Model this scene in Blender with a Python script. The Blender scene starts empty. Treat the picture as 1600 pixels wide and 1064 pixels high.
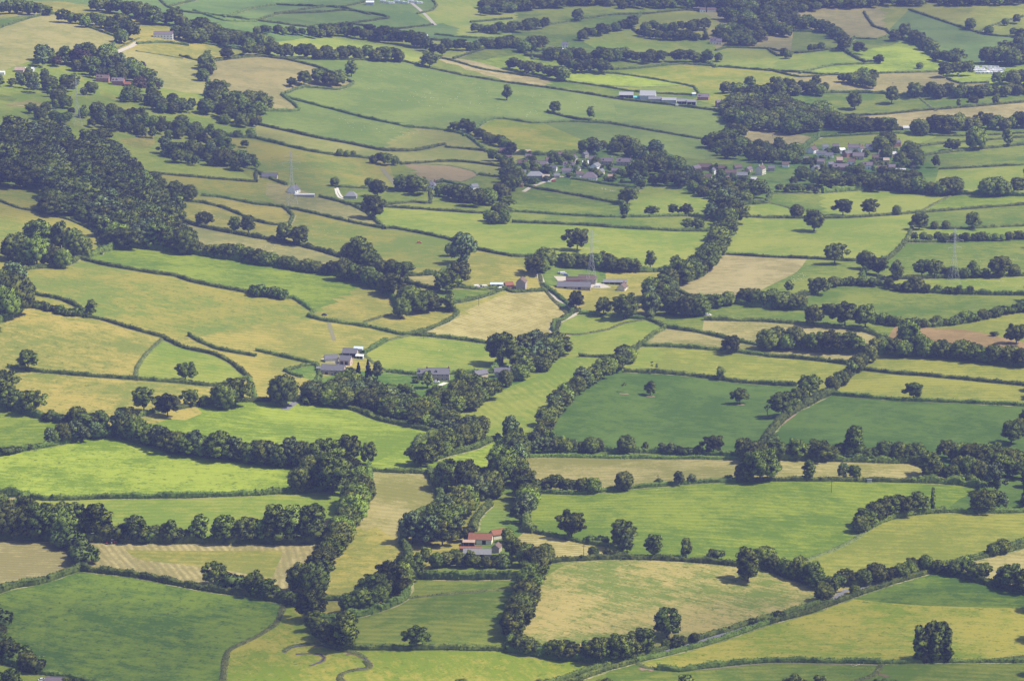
import bpy, math, random
import numpy as np
from mathutils import Vector, Matrix, Euler
from mathutils.geometry import delaunay_2d_cdt

random.seed(7); rng = np.random.default_rng(7)
SC = bpy.context.scene
COL = SC.collection
R = math.radians

# ================================================================= camera, sky, sun, exposure
CAM_H = 530.0; F = 5000.0; CX, CY = 800.0, 532.0; PITCH = math.atan((532 + 600) / F)
cam_d = bpy.data.cameras.new('camera'); cam = bpy.data.objects.new('camera', cam_d); COL.objects.link(cam)
cam.location = (0, 0, CAM_H); cam.rotation_euler = (math.pi / 2 - PITCH, 0, 0)
cam_d.sensor_width = 36.0; cam_d.lens = F / 1600 * 36.0; cam_d.clip_start = 5; cam_d.clip_end = 30000
SC.camera = cam

SUN_EL, SUN_AZ = R(53), R(92)          # azimuth clockwise from the view direction (+Y)
world = bpy.data.worlds.new('World'); SC.world = world; world.use_nodes = True
wn = world.node_tree.nodes; wl = world.node_tree.links; wn.clear()
sky = wn.new('ShaderNodeTexSky'); sky.sky_type = 'NISHITA'; sky.sun_disc = False
sky.sun_elevation = SUN_EL; sky.sun_rotation = SUN_AZ; sky.altitude = 200
sky.dust_density = 2.0; sky.air_density = 1.0; sky.ozone_density = 1.0
bg = wn.new('ShaderNodeBackground'); bg.inputs['Strength'].default_value = 0.09
wo = wn.new('ShaderNodeOutputWorld'); wl.new(sky.outputs[0], bg.inputs[0]); wl.new(bg.outputs[0], wo.inputs[0])
sd = bpy.data.lights.new('sun', 'SUN'); sun = bpy.data.objects.new('sun', sd); COL.objects.link(sun)
sd.energy = 3.9; sd.angle = R(2.0); sd.color = (1.0, 0.94, 0.81)
SUN_DIR = Vector((math.sin(SUN_AZ) * math.cos(SUN_EL), math.cos(SUN_AZ) * math.cos(SUN_EL), math.sin(SUN_EL)))
sun.rotation_euler = SUN_DIR.to_track_quat('Z', 'Y').to_euler(); sun.location = (0, 2500, 900)
vs = SC.view_settings
vs.view_transform = 'Standard'; vs.look = 'None'; vs.exposure = 1.0; vs.gamma = 1.0; vs.use_curve_mapping = False
SC.cycles.volume_bounces = 1; SC.cycles.max_bounces = 5; SC.cycles.transparent_max_bounces = 6
HAZE_DENSITY = 5.2e-5; HAZE_COLOR = (0.38, 0.44, 1.0)

# ================================================================= helpers
def lin(h):
    if isinstance(h, str): h = tuple(int(h[i:i + 2], 16) for i in (0, 2, 4))
    return tuple((c / 255 / 12.92 if c / 255 <= .04045 else ((c / 255 + .055) / 1.055) ** 2.4) for c in h)

def tag(o, label=None, category=None, group=None, kind=None):
    if label: o['label'] = label
    if category: o['category'] = category
    if group: o['group'] = group
    if kind: o['kind'] = kind
    return o

def link(name, data, parent=None, loc=None, rotz=None, scale=None):
    o = bpy.data.objects.new(name, data); COL.objects.link(o)
    if parent: o.parent = parent
    if loc is not None: o.location = loc
    if rotz is not None: o.rotation_euler = (0, 0, rotz)
    if scale is not None: o.scale = scale
    return o

def np_mesh(name, V, T=None, Q=None, mat=None, smooth=False):
    """fast mesh from numpy vertices, triangles and quads"""
    me = bpy.data.meshes.new(name)
    V = np.asarray(V, dtype=np.float32)
    nT = 0 if T is None else len(T); nQ = 0 if Q is None else len(Q)
    me.vertices.add(len(V)); me.vertices.foreach_set('co', V.ravel())
    loops = np.concatenate([np.asarray(T, dtype=np.int32).ravel() if nT else np.zeros(0, np.int32),
                            np.asarray(Q, dtype=np.int32).ravel() if nQ else np.zeros(0, np.int32)])
    me.loops.add(len(loops)); me.loops.foreach_set('vertex_index', loops)
    starts = np.concatenate([np.arange(nT) * 3, nT * 3 + np.arange(nQ) * 4]).astype(np.int32)
    me.polygons.add(nT + nQ); me.polygons.foreach_set('loop_start', starts)
    me.update(calc_edges=True); me.validate()
    me.polygons.foreach_set('use_smooth', np.full(len(me.polygons), bool(smooth)))
    if mat: me.materials.append(mat)
    return me

def mat_plain(name, col, rough=.9, spec=.2, metal=0.0):
    m = bpy.data.materials.new(name); m.use_nodes = True
    b = m.node_tree.nodes['Principled BSDF']
    b.inputs['Base Color'].default_value = (*col, 1); b.inputs['Roughness'].default_value = rough
    b.inputs['Specular IOR Level'].default_value = spec; b.inputs['Metallic'].default_value = metal
    # a little weathering
    nt = m.node_tree; n = nt.nodes; l = nt.links
    tc = n.new('ShaderNodeTexCoord'); ns = n.new('ShaderNodeTexNoise'); ns.inputs['Scale'].default_value = 1.3; ns.inputs['Detail'].default_value = 5
    l.new(tc.outputs['Object'], ns.inputs['Vector'])
    mx = n.new('ShaderNodeMix'); mx.data_type = 'RGBA'; mx.blend_type = 'MIX'
    mx.inputs['A'].default_value = (*[c * .72 for c in col], 1); mx.inputs['B'].default_value = (*[min(1, c * 1.18) for c in col], 1)
    l.new(ns.outputs['Fac'], mx.inputs['Factor']); l.new(mx.outputs['Result'], b.inputs['Base Color'])
    return m

# ================================================================= terrain
def H(x, y):
    x = np.asarray(x, float); y = np.asarray(y, float)
    g = lambda cx, cy, a, sx, sy: a * np.exp(-((x - cx) / sx) ** 2 / 2 - ((y - cy) / sy) ** 2 / 2)
    h = g(-700, 3050, 80, 300, 620) + g(-560, 3760, 26, 150, 260) + g(-240, 3850, 34, 230, 330)
    h = h + g(900, 5100, 90, 700, 700) + g(-300, 5400, 60, 600, 700)
    h = h + g(-60, 2560, 9, 90, 130) + g(-330, 2320, 10, 130, 150) + g(150, 1900, 4, 130, 130)
    h = h + 2.2 * np.sin(x / 61 + 1.3) * np.sin(y / 83 + .4) + 1.3 * np.sin(x / 37 - y / 71) + 3 * np.sin(x / 140 + y / 210)
    far = np.clip((y - 5600) / 2500, 0, 1)
    return h + 70 * far * far * (3 - 2 * far)

cp, sp = math.cos(PITCH), math.sin(PITCH)
def ground(px, py):
    """point on the terrain seen at photograph pixel (px, py)"""
    px = np.atleast_1d(np.asarray(px, float)); py = np.atleast_1d(np.asarray(py, float))
    u = (px - CX) / F; v = (py - CY) / F
    dx, dy, dz = u, cp - v * sp, -sp - v * cp
    ts = np.linspace(900, 9500, 260)
    X = dx[:, None] * ts; Y = dy[:, None] * ts; Z = CAM_H + dz[:, None] * ts
    below = Z < H(X, Y)
    i = np.where(below.any(1), below.argmax(1), len(ts) - 1); i = np.maximum(i, 1)
    lo = ts[i - 1]; hi = ts[i]
    for _ in range(22):
        m = (lo + hi) / 2
        b = CAM_H + dz * m < H(dx * m, dy * m)
        hi = np.where(b, m, hi); lo = np.where(b, lo, m)
    x, y = dx * hi, dy * hi
    return np.stack([x, y, H(x, y)], 1)

def ground1(px, py): return ground([px], [py])[0]

def scale_at(p):
    """photograph pixels per metre at a world point"""
    d = p[1] * cp + (CAM_H - p[2]) * sp
    return F / d

def project(P):
    P = np.atleast_2d(P); z = P[:, 2] - CAM_H
    d = P[:, 1] * cp - z * sp; up = P[:, 1] * sp + z * cp
    return np.stack([CX + F * P[:, 0] / d, CY - F * up / d], 1)

def hashn(ix, iy, s=0):
    v = np.sin(ix * 127.1 + iy * 311.7 + s * 74.7) * 43758.5453
    return v - np.floor(v)
# ---------------------------------------------------------------- field boundaries, traced as ground points
# kind | height m | points      (h clipped hedge, H overgrown hedge, n open boundary, b grassy bank)
LINES = """
H|3.4|-20,931 0,925 60,912 125,891
H|3.2|125,891 200,899 250,908 300,918 350,926 400,933 445,942 478,945
b|1.0|445,944 432,973 400,995 362,1013 352,1030 349,1064
H|4.0|-10,1034 30,1042 60,1052
h|2.2|60,1052 105,1058 140,1066
H|4.5|-20,841 50,842 95,845
H|4.0|95,845 135,846 200,847 300,848 400,848 500,848 545,846
H|3.5|95,846 118,860 132,874 128,891
n|0|441,861 450,846
n|0|424,903 415,936
n|0|1150,717 1150,752
n|0|452,352 467,384
n|0|612,465 650,447
n|0|197,859 300,860 400,860 441,861 432,885 424,903 395,898 330,887 270,880 215,873 197,859
H|4.0|572,735 576,760 568,790 552,815 540,845
H|4.0|540,845 512,873 507,905 492,930 478,945
h|2.6|575,735 620,738 672,740
H|4.5|672,740 690,785 660,805 635,823 630,852
H|4.5|630,852 640,875 600,905 565,928
h|3.0|565,928 545,936 510,938 480,943
n|0|530,853 590,853 640,853
H|4.0|640,903 720,905 795,904
b|0.9|632,934 700,928 770,922 820,919
H|4.0|640,903 632,936 600,952 560,963 515,972 490,972
H|3.8|478,945 488,965 492,985 510,1000 530,1012
h|2.4|530,1012 560,1014 650,1014 700,1014 770,1015 795,1018
H|5.0|838,882 830,910 820,940 815,970 800,1000 796,1018
h|2.6|838,884 875,877 950,873 1025,874
h|2.6|1025,874 1100,879 1150,884 1200,891
H|4.0|1200,891 1240,905 1285,922
H|4.2|796,1018 850,1026 905,1032 940,1035 988,1030
h|2.2|988,1030 1025,1018 1087,1000 1170,975 1200,967
h|2.2|1200,967 1275,945 1305,932
h|2.2|994,1034 1062,1018 1125,1000 1200,974
h|2.2|1200,974 1262,958 1325,935 1390,913 1462,892
h|2.2|868,1064 910,1051 950,1039 988,1030
h|2.2|895,1065 940,1049 994,1034
h|2.0|835,832 875,840 915,849 950,854 975,872
b|1.2|1255,877 1300,860 1335,843 1352,830
H|3.0|1352,830 1378,815 1425,804 1475,800
h|2.4|1475,800 1550,801 1620,800
H|3.2|1285,922 1312,912 1345,916 1400,902 1455,886
h|2.2|1455,886 1500,878 1545,865 1600,851
h|2.0|1462,892 1500,880 1530,873 1600,859
H|3.2|1465,893 1525,908 1600,923
n|0|1325,944 1450,946 1600,949
b|1.2|994,1034 1010,1043 1027,1045
h|2.4|1027,1045 1065,1048 1100,1043 1200,1034 1300,1035 1375,1036
h|1.8|1375,1036 1430,1035 1500,1034 1600,1034
b|1.0|1378,1036 1370,1050 1345,1062 1320,1068
b|0.9|1552,1036 1575,1028 1600,1026
h|2.4|825,768 900,772 945,768 1000,762 1050,758 1100,754 1150,752
h|2.4|1150,752 1200,751 1300,751 1355,752 1425,753
H|3.8|1425,753 1500,757 1537,764
H|4.5|1537,764 1530,790 1520,801
h|2.0|825,714 900,714 975,716 1100,717 1160,718
H|3.5|1190,718 1215,718 1330,721 1430,724
H|4.5|1430,724 1480,745 1537,764
H|3.0|868,682 900,700 960,706 1040,708 1110,711 1170,713
n|0|975,560 950,585 915,605 890,625 868,650 862,682
h|2.6|975,581 1025,583 1075,587 1150,597 1200,601 1245,603
H|4.5|1295,617 1240,645 1215,665 1195,690 1190,718
h|2.3|1295,618 1350,621 1415,626 1500,629 1600,633
h|2.3|1345,579 1400,584 1475,590 1600,600
H|5.0|1350,553 1450,556 1530,563 1600,571
H|3.2|1385,531 1350,553 1340,578 1295,617
h|2.6|1000,541 1050,542 1137,549 1200,557
h|2.6|1200,557 1275,563 1340,570
H|5.0|1200,543 1250,545 1300,548 1352,551
h|2.3|1040,512 1075,517 1100,521 1150,533 1200,543
h|2.8|1100,500 1200,503 1275,509 1350,518 1385,530
n|0|1380,512 1460,513 1530,519 1600,532
H|3.5|1090,478 1180,479 1230,482 1290,488 1350,497 1400,507
H|3.5|1400,507 1450,511 1475,509 1530,500 1600,486
n|0|1400,507 1385,530
H|3.0|1262,462 1305,446 1370,446
H|3.0|1370,446 1425,455 1512,460 1600,461
H|2.8|1370,436 1425,436 1500,434 1600,432
h|2.4|1415,379 1475,378 1600,374
h|2.0|1430,357 1500,358 1600,354
h|2.2|1437,333 1500,328 1600,322
H|4.0|1455,303 1490,304 1600,306
b|1.2|1490,304 1457,320 1437,332
h|2.0|1437,332 1425,357 1415,379
H|3.0|1415,379 1400,395 1385,407
n|0|1370,436 1372,446
h|2.0|1135,398 1200,402 1275,405 1330,408 1385,407
H|3.5|1385,407 1352,420 1350,440 1370,446
h|2.4|1130,341 1200,341 1325,341 1437,333
H|4.5|1283,293 1375,296 1455,303
b|1.2|1205,303 1280,302 1310,294
b|1.2|1200,317 1235,326 1240,341
H|4.0|1165,300 1205,303 1200,317 1150,321
n|0|1262,406 1245,425 1205,445 1178,459
H|5.5|1140,350 1125,380 1120,405 1095,432 1060,445
h|2.0|1060,445 1057,452 1080,464 1110,471
H|3.8|1110,471 1160,474 1215,470 1262,462
n|0|1178,459 1178,474
n|0|1000,294 1035,289 1075,301 1107,313 1140,335
n|0|1092,302 1165,300
n|0|905,240 960,222 1000,225 1045,240 1080,250 1140,246 1160,225
n|0|1048,245 1100,249 1145,248 1145,256 1100,258 1060,265 1048,245
n|0|1130,175 1150,190 1165,202
h|2.2|893,280 925,285 965,291 1000,294
h|2.2|820,291 842,296 900,306 972,317
h|2.4|800,331 875,336 950,340 1025,339 1075,338
H|3.5|1075,338 1115,342 1140,335
H|3.0|1000,294 985,308 975,320 975,339
n|0|757,334 775,338 800,348
n|0|790,300 800,331
h|2.5|800,348 900,352 975,357 1050,361 1115,362
H|4.0|825,402 875,416 950,421 1000,425 1040,425 1090,432
n|0|945,422 948,449
n|0|875,449 948,449 1025,447 1060,445
H|5.5|1060,445 1030,470 1015,500
h|2.4|905,487 960,494 1015,500
h|2.0|872,517 875,500 905,489
b|1.4|868,522 905,523 950,515 975,505 1015,502
h|2.2|1015,500 1040,512 1020,523 1000,541
n|0|905,523 912,557
h|2.0|905,557 955,559
H|3.0|1000,541 978,562
h|2.4|850,535 870,520
h|2.4|850,446 875,466 897,485 880,500 866,505 864,515 868,524
b|1.0|838,408 843,427 846,446 862,466 884,487
n|0|850,446 875,449
h|2.2|850,458 800,457 790,452 750,466 710,474 685,474
h|2.2|690,485 715,488 700,502 665,517 640,523
h|2.4|640,523 700,529 725,532 790,540 850,535
b|1.4|570,503 600,494 625,490
h|2.2|572,511 580,512 620,522 640,524
b|0.9|570,503 572,511
H|4.0|137,403 190,386 250,391 300,397 400,412
H|4.0|400,412 475,423 535,433 580,447 612,465 622,480 622,490
h|2.6|123,404 160,414 200,421 250,429 275,432 300,441 350,451 400,460 440,467
h|2.4|440,467 460,467 490,487
h|2.4|490,487 482,495 510,502 520,503 572,511
h|2.0|123,404 137,403
H|3.0|15,438 35,423 105,415 123,404
h|2.6|15,438 45,458 100,470 130,486 135,494
H|3.0|37,478 80,486 130,495
h|2.2|130,495 160,500 205,514 255,527
H|4.0|37,478 10,500 -20,507
n|0|40,458 37,478
b|1.3|255,528 228,553 213,575 212,592
h|2.2|255,528 262,532 288,544 337,555 365,570 390,592
h|2.2|295,525 337,545 400,557
n|0|255,527 295,525
h|2.0|400,548 435,556 495,570
n|0|400,557 400,548
h|2.6|605,532 567,553
b|1.4|640,524 605,532
h|2.2|12,574 60,581 140,588 212,593
h|2.2|212,593 280,598 335,603 390,592
H|4.0|-20,622 0,630 50,650 100,660 130,666 170,672
h|2.6|200,655 240,645 275,638
h|2.6|275,637 310,633 350,628 400,627 455,626
n|0|170,672 200,655
H|2.8|-20,714 0,711 60,700 110,691
H|3.5|110,691 170,680
H|4.5|180,675 200,688 275,702 345,716 400,723
H|4.5|400,723 462,726 497,733 520,740
n|0|170,672 180,678
n|0|200,655 185,675
h|2.8|45,776 70,781 175,778
h|2.8|175,778 300,777 400,773
H|3.2|400,773 450,770 530,766 572,765
H|4.0|45,776 20,800 45,842
H|4.0|-20,775 45,776
h|2.6|455,632 520,634 555,641 595,657 645,668 692,678
n|0|335,603 330,628
h|2.0|390,592 400,627
H|4.0|692,678 652,692 655,725
H|3.5|672,740 700,735
n|0|1160,718 1190,718
n|0|1170,713 1190,718
n|0|692,678 720,685 745,692 778,688
H|3.5|652,725 700,712 745,700 770,692
H|3.5|778,688 785,705 770,735 745,742 700,735
h|2.2|778,688 800,689 838,682
n|0|715,647 745,633 800,603 850,583 868,562 905,557
n|0|715,647 700,665 692,678
h|2.4|607,581 650,586 700,585 770,583
b|1.0|567,553 590,572 607,581
h|2.4|640,524 680,529
H|4.0|770,583 785,560 800,541
H|4.5|800,541 850,535
n|0|862,682 838,682
H|5.0|785,705 812,730 820,760 825,790 822,830 835,832
H|4.0|765,790 745,810 740,830
n|0|770,735 760,765 765,790 800,800 823,800
n|0|822,830 790,835 735,838 740,830
n|0|735,838 700,872 640,903
n|0|822,832 800,850 805,868 838,884
n|0|800,850 797,904
h|1.8|445,580 470,573 495,570 500,590
h|1.8|445,580 455,585 472,590
n|0|472,590 500,600 470,615 455,626
H|4.5|478,615 500,600
H|4.0|478,632 478,615
n|0|500,590 560,580 607,581
h|2.2|315,306 350,310 400,320
h|2.2|400,320 440,324 490,334 545,347
h|2.2|545,347 590,356 625,359 700,374 740,389 800,401
h|2.2|800,401 825,402
h|2.2|252,312 312,317 350,326 400,346 430,352 452,352
h|2.0|440,326 458,338 452,352
H|3.0|283,347 325,358 400,372
H|3.0|400,372 467,384 535,403 600,426 650,447 685,452
n|0|205,268 245,300 252,312 262,330 283,347 272,380 285,395
n|0|245,300 285,303 315,306
H|2.8|625,432 688,428 712,415 725,405
H|3.5|720,385 728,405 718,430 690,455
n|0|625,432 660,445 690,440
h|2.2|690,447 740,452 790,452
n|0|690,447 680,460 685,474
n|0|628,492 640,478 685,474
n|0|680,485 682,478
h|2.4|500,308 550,321 575,334 602,354
h|2.2|542,316 650,327 757,334 800,337
n|0|415,305 425,312 436,323
h|2.0|592,312 640,317 672,318 672,300
h|2.0|525,293 575,295 615,296 665,300
h|2.4|672,300 672,290 690,282
n|0|595,262 617,292
n|0|605,260 622,295
b|0.9|627,256 700,259 740,268 748,274
b|0.8|748,274 725,284 690,283 620,283
h|2.2|690,283 760,300 800,300
h|2.4|748,274 800,280
h|2.6|400,217 475,235 515,242 575,248
h|2.2|575,248 627,256
h|2.0|627,254 690,253 730,254 790,262
h|2.6|400,195 450,206 500,217 550,226
h|2.6|550,226 600,236 650,236 695,229
h|2.2|695,228 762,237 800,242
h|2.4|440,147 455,155 525,173 575,186 625,196
h|2.4|625,196 635,199 692,204 730,213 762,235
h|2.2|727,201 762,189 785,186 832,193 890,191 955,194
h|2.2|955,194 1025,206 1100,219
h|2.4|855,176 900,187 955,194
h|2.4|445,93 500,107 552,131
h|2.4|552,131 530,141 475,137 450,145 440,149
h|2.6|400,174 467,173 440,149
h|2.4|320,88 400,89 445,93 550,94 632,97
h|2.2|632,97 675,108 725,119 800,131
h|2.2|800,131 855,138 915,147 975,157
h|2.4|975,157 1050,165 1130,175
h|2.0|632,97 650,100 690,92 750,108 800,116
h|2.0|800,116 875,127 935,135 1000,145 1100,150
n|0|690,88 750,98 830,112
n|0|690,88 690,92
h|2.0|887,114 962,116 1025,125 1085,137 1095,150
b|1.0|905,131 1000,137 1075,139
h|2.2|957,110 1000,107 1062,101 1125,105 1200,111
n|0|887,114 957,110
n|0|845,195 912,221 905,240
H|3.5|905,240 860,243 800,242
n|0|955,157 963,180 955,194
h|2.4|800,49 862,39 950,25 1005,23
h|2.2|1005,23 1070,17 1100,19
n|0|1100,19 1125,40 1102,49
H|3.2|905,62 950,51 985,41 1003,30
h|2.4|1015,50 1060,50 1102,49 1105,62 1050,60 1000,55 985,41
H|3.0|932,77 1007,87 1075,88
n|0|905,62 932,77
n|0|1105,62 1118,72 1118,82 1075,88
H|3.5|1075,88 1120,104
h|2.0|1118,80 1135,75 1200,77
H|3.5|830,93 890,97 950,103 957,110
n|0|830,70 905,75 932,77
h|2.0|800,62 830,70 820,90
h|2.2|1200,77 1245,84 1312,75
h|2.0|1200,77 1215,88 1250,84
h|2.2|1250,109 1300,103 1375,100
H|3.0|1317,75 1335,90 1352,98 1375,100
H|3.0|1240,50 1290,52 1317,70 1335,61
h|2.2|1335,61 1370,62 1392,55
h|2.2|1392,55 1385,48 1365,42 1350,20
H|5.0|1395,60 1435,72 1462,93
h|2.2|1462,93 1500,98 1530,101 1600,100
n|0|1392,55 1400,65
h|2.2|1420,16 1500,43 1530,52 1575,58 1600,58
n|0|1495,17 1545,36
h|2.0|1530,46 1565,36 1600,29
h|2.2|1200,111 1250,114 1300,118 1350,116 1465,113
h|2.0|1200,122 1250,121 1310,118
H|3.0|1200,150 1280,146 1360,146 1422,151
h|2.0|1480,124 1500,131 1545,130
H|4.0|1422,151 1500,151 1600,147
n|0|1465,113 1480,124 1475,140 1480,151
b|1.6|1432,155 1462,171
h|2.4|1312,182 1375,180 1437,174 1500,169 1600,162
n|0|1280,150 1290,180 1312,182
H|3.5|1330,206 1420,203 1500,198 1600,192
H|3.5|1312,182 1330,206
h|2.4|1280,215 1400,209 1465,213
h|2.2|1425,230 1500,223 1600,217
h|2.6|1437,245 1500,237 1600,229
h|2.0|1465,213 1540,212 1600,209
n|0|1465,213 1425,230 1437,245 1467,265
h|2.0|1467,265 1530,262 1600,259
H|4.0|1250,235 1280,215
n|0|1467,265 1455,303
n|0|1165,202 1210,205 1275,208
b|0.8|1165,222 1200,224 1235,224
n|0|1165,202 1160,225 1195,235 1235,236 1250,235
b|1.0|0,29 60,24 92,21
h|2.4|0,42 32,33 92,22
n|0|92,22 92,30 135,42
h|2.0|135,42 180,58 182,62 172,78
n|0|32,33 92,30
n|0|172,78 160,78 105,77 50,95 -20,112
H|2.2|217,61 255,67 295,72
h|2.2|304,66 350,74 400,83
h|2.2|400,83 445,93
b|1.2|212,80 245,85 282,89
H|2.2|285,91 322,97 380,95
H|3.0|322,97 318,115 326,130 322,147
n|0|172,78 212,80
b|1.0|172,84 214,68
n|0|250,137 290,145 322,147
n|0|180,85 215,100 250,137
n|0|295,72 304,66
n|0|400,174 400,195 400,217
n|0|172,78 180,85
n|0|133,137 141,142 140,148 133,151 133,137
n|0|185,218 215,215 240,208 242,225 225,233 200,228 185,218
n|0|195,166 211,170 209,177 197,173 195,166
n|0|155,139 175,146 187,153 184,158 165,152 157,150 155,139
n|0|115,121 130,120 131,127 115,127 115,121
n|0|7,193 20,192 33,196 25,210 10,207 7,193
n|0|38,176 60,179 85,187 110,192 137,203 130,204 105,197 60,187 45,183 38,176
n|0|0,148 15,151 27,155 20,160 0,157
n|0|5,166 15,162 45,157 65,161 79,167 70,170 30,168 5,166
H|4.0|350,165 322,147
n|0|350,165 400,174
H|4.0|317,205 350,213 400,217
n|0|317,205 340,240 400,285
h|2.0|205,268 300,277 400,285
h|2.6|400,270 430,283 448,290
n|0|400,285 448,290 500,308
h|2.2|400,285 400,270
n|0|75,322 55,331
h|1.6|-20,310 10,319 55,331 110,345 150,365 155,390
n|0|-20,290 40,298 80,300 75,322
h|2.2|400,30 440,22 520,11 580,13
h|2.2|430,5 520,12 540,11 580,2
h|2.2|400,33 440,38 480,43 535,39 608,29 600,26 545,17 500,20 432,36
h|2.2|540,39 570,42 585,50 625,46 680,40
n|0|625,5 655,25 678,40
n|0|620,3 688,41
h|1.8|655,17 682,9 675,0
h|2.2|250,-5 262,12 340,25 400,33
h|2.0|262,12 310,0
h|2.2|350,25 400,13 440,5
h|2.2|325,45 370,50 400,55
h|2.2|300,30 350,33 400,32
h|2.2|735,36 800,30
h|2.0|680,65 735,60 800,63
h|2.0|710,81 760,76 800,75
h|2.2|585,50 625,60 700,55
"""
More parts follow.
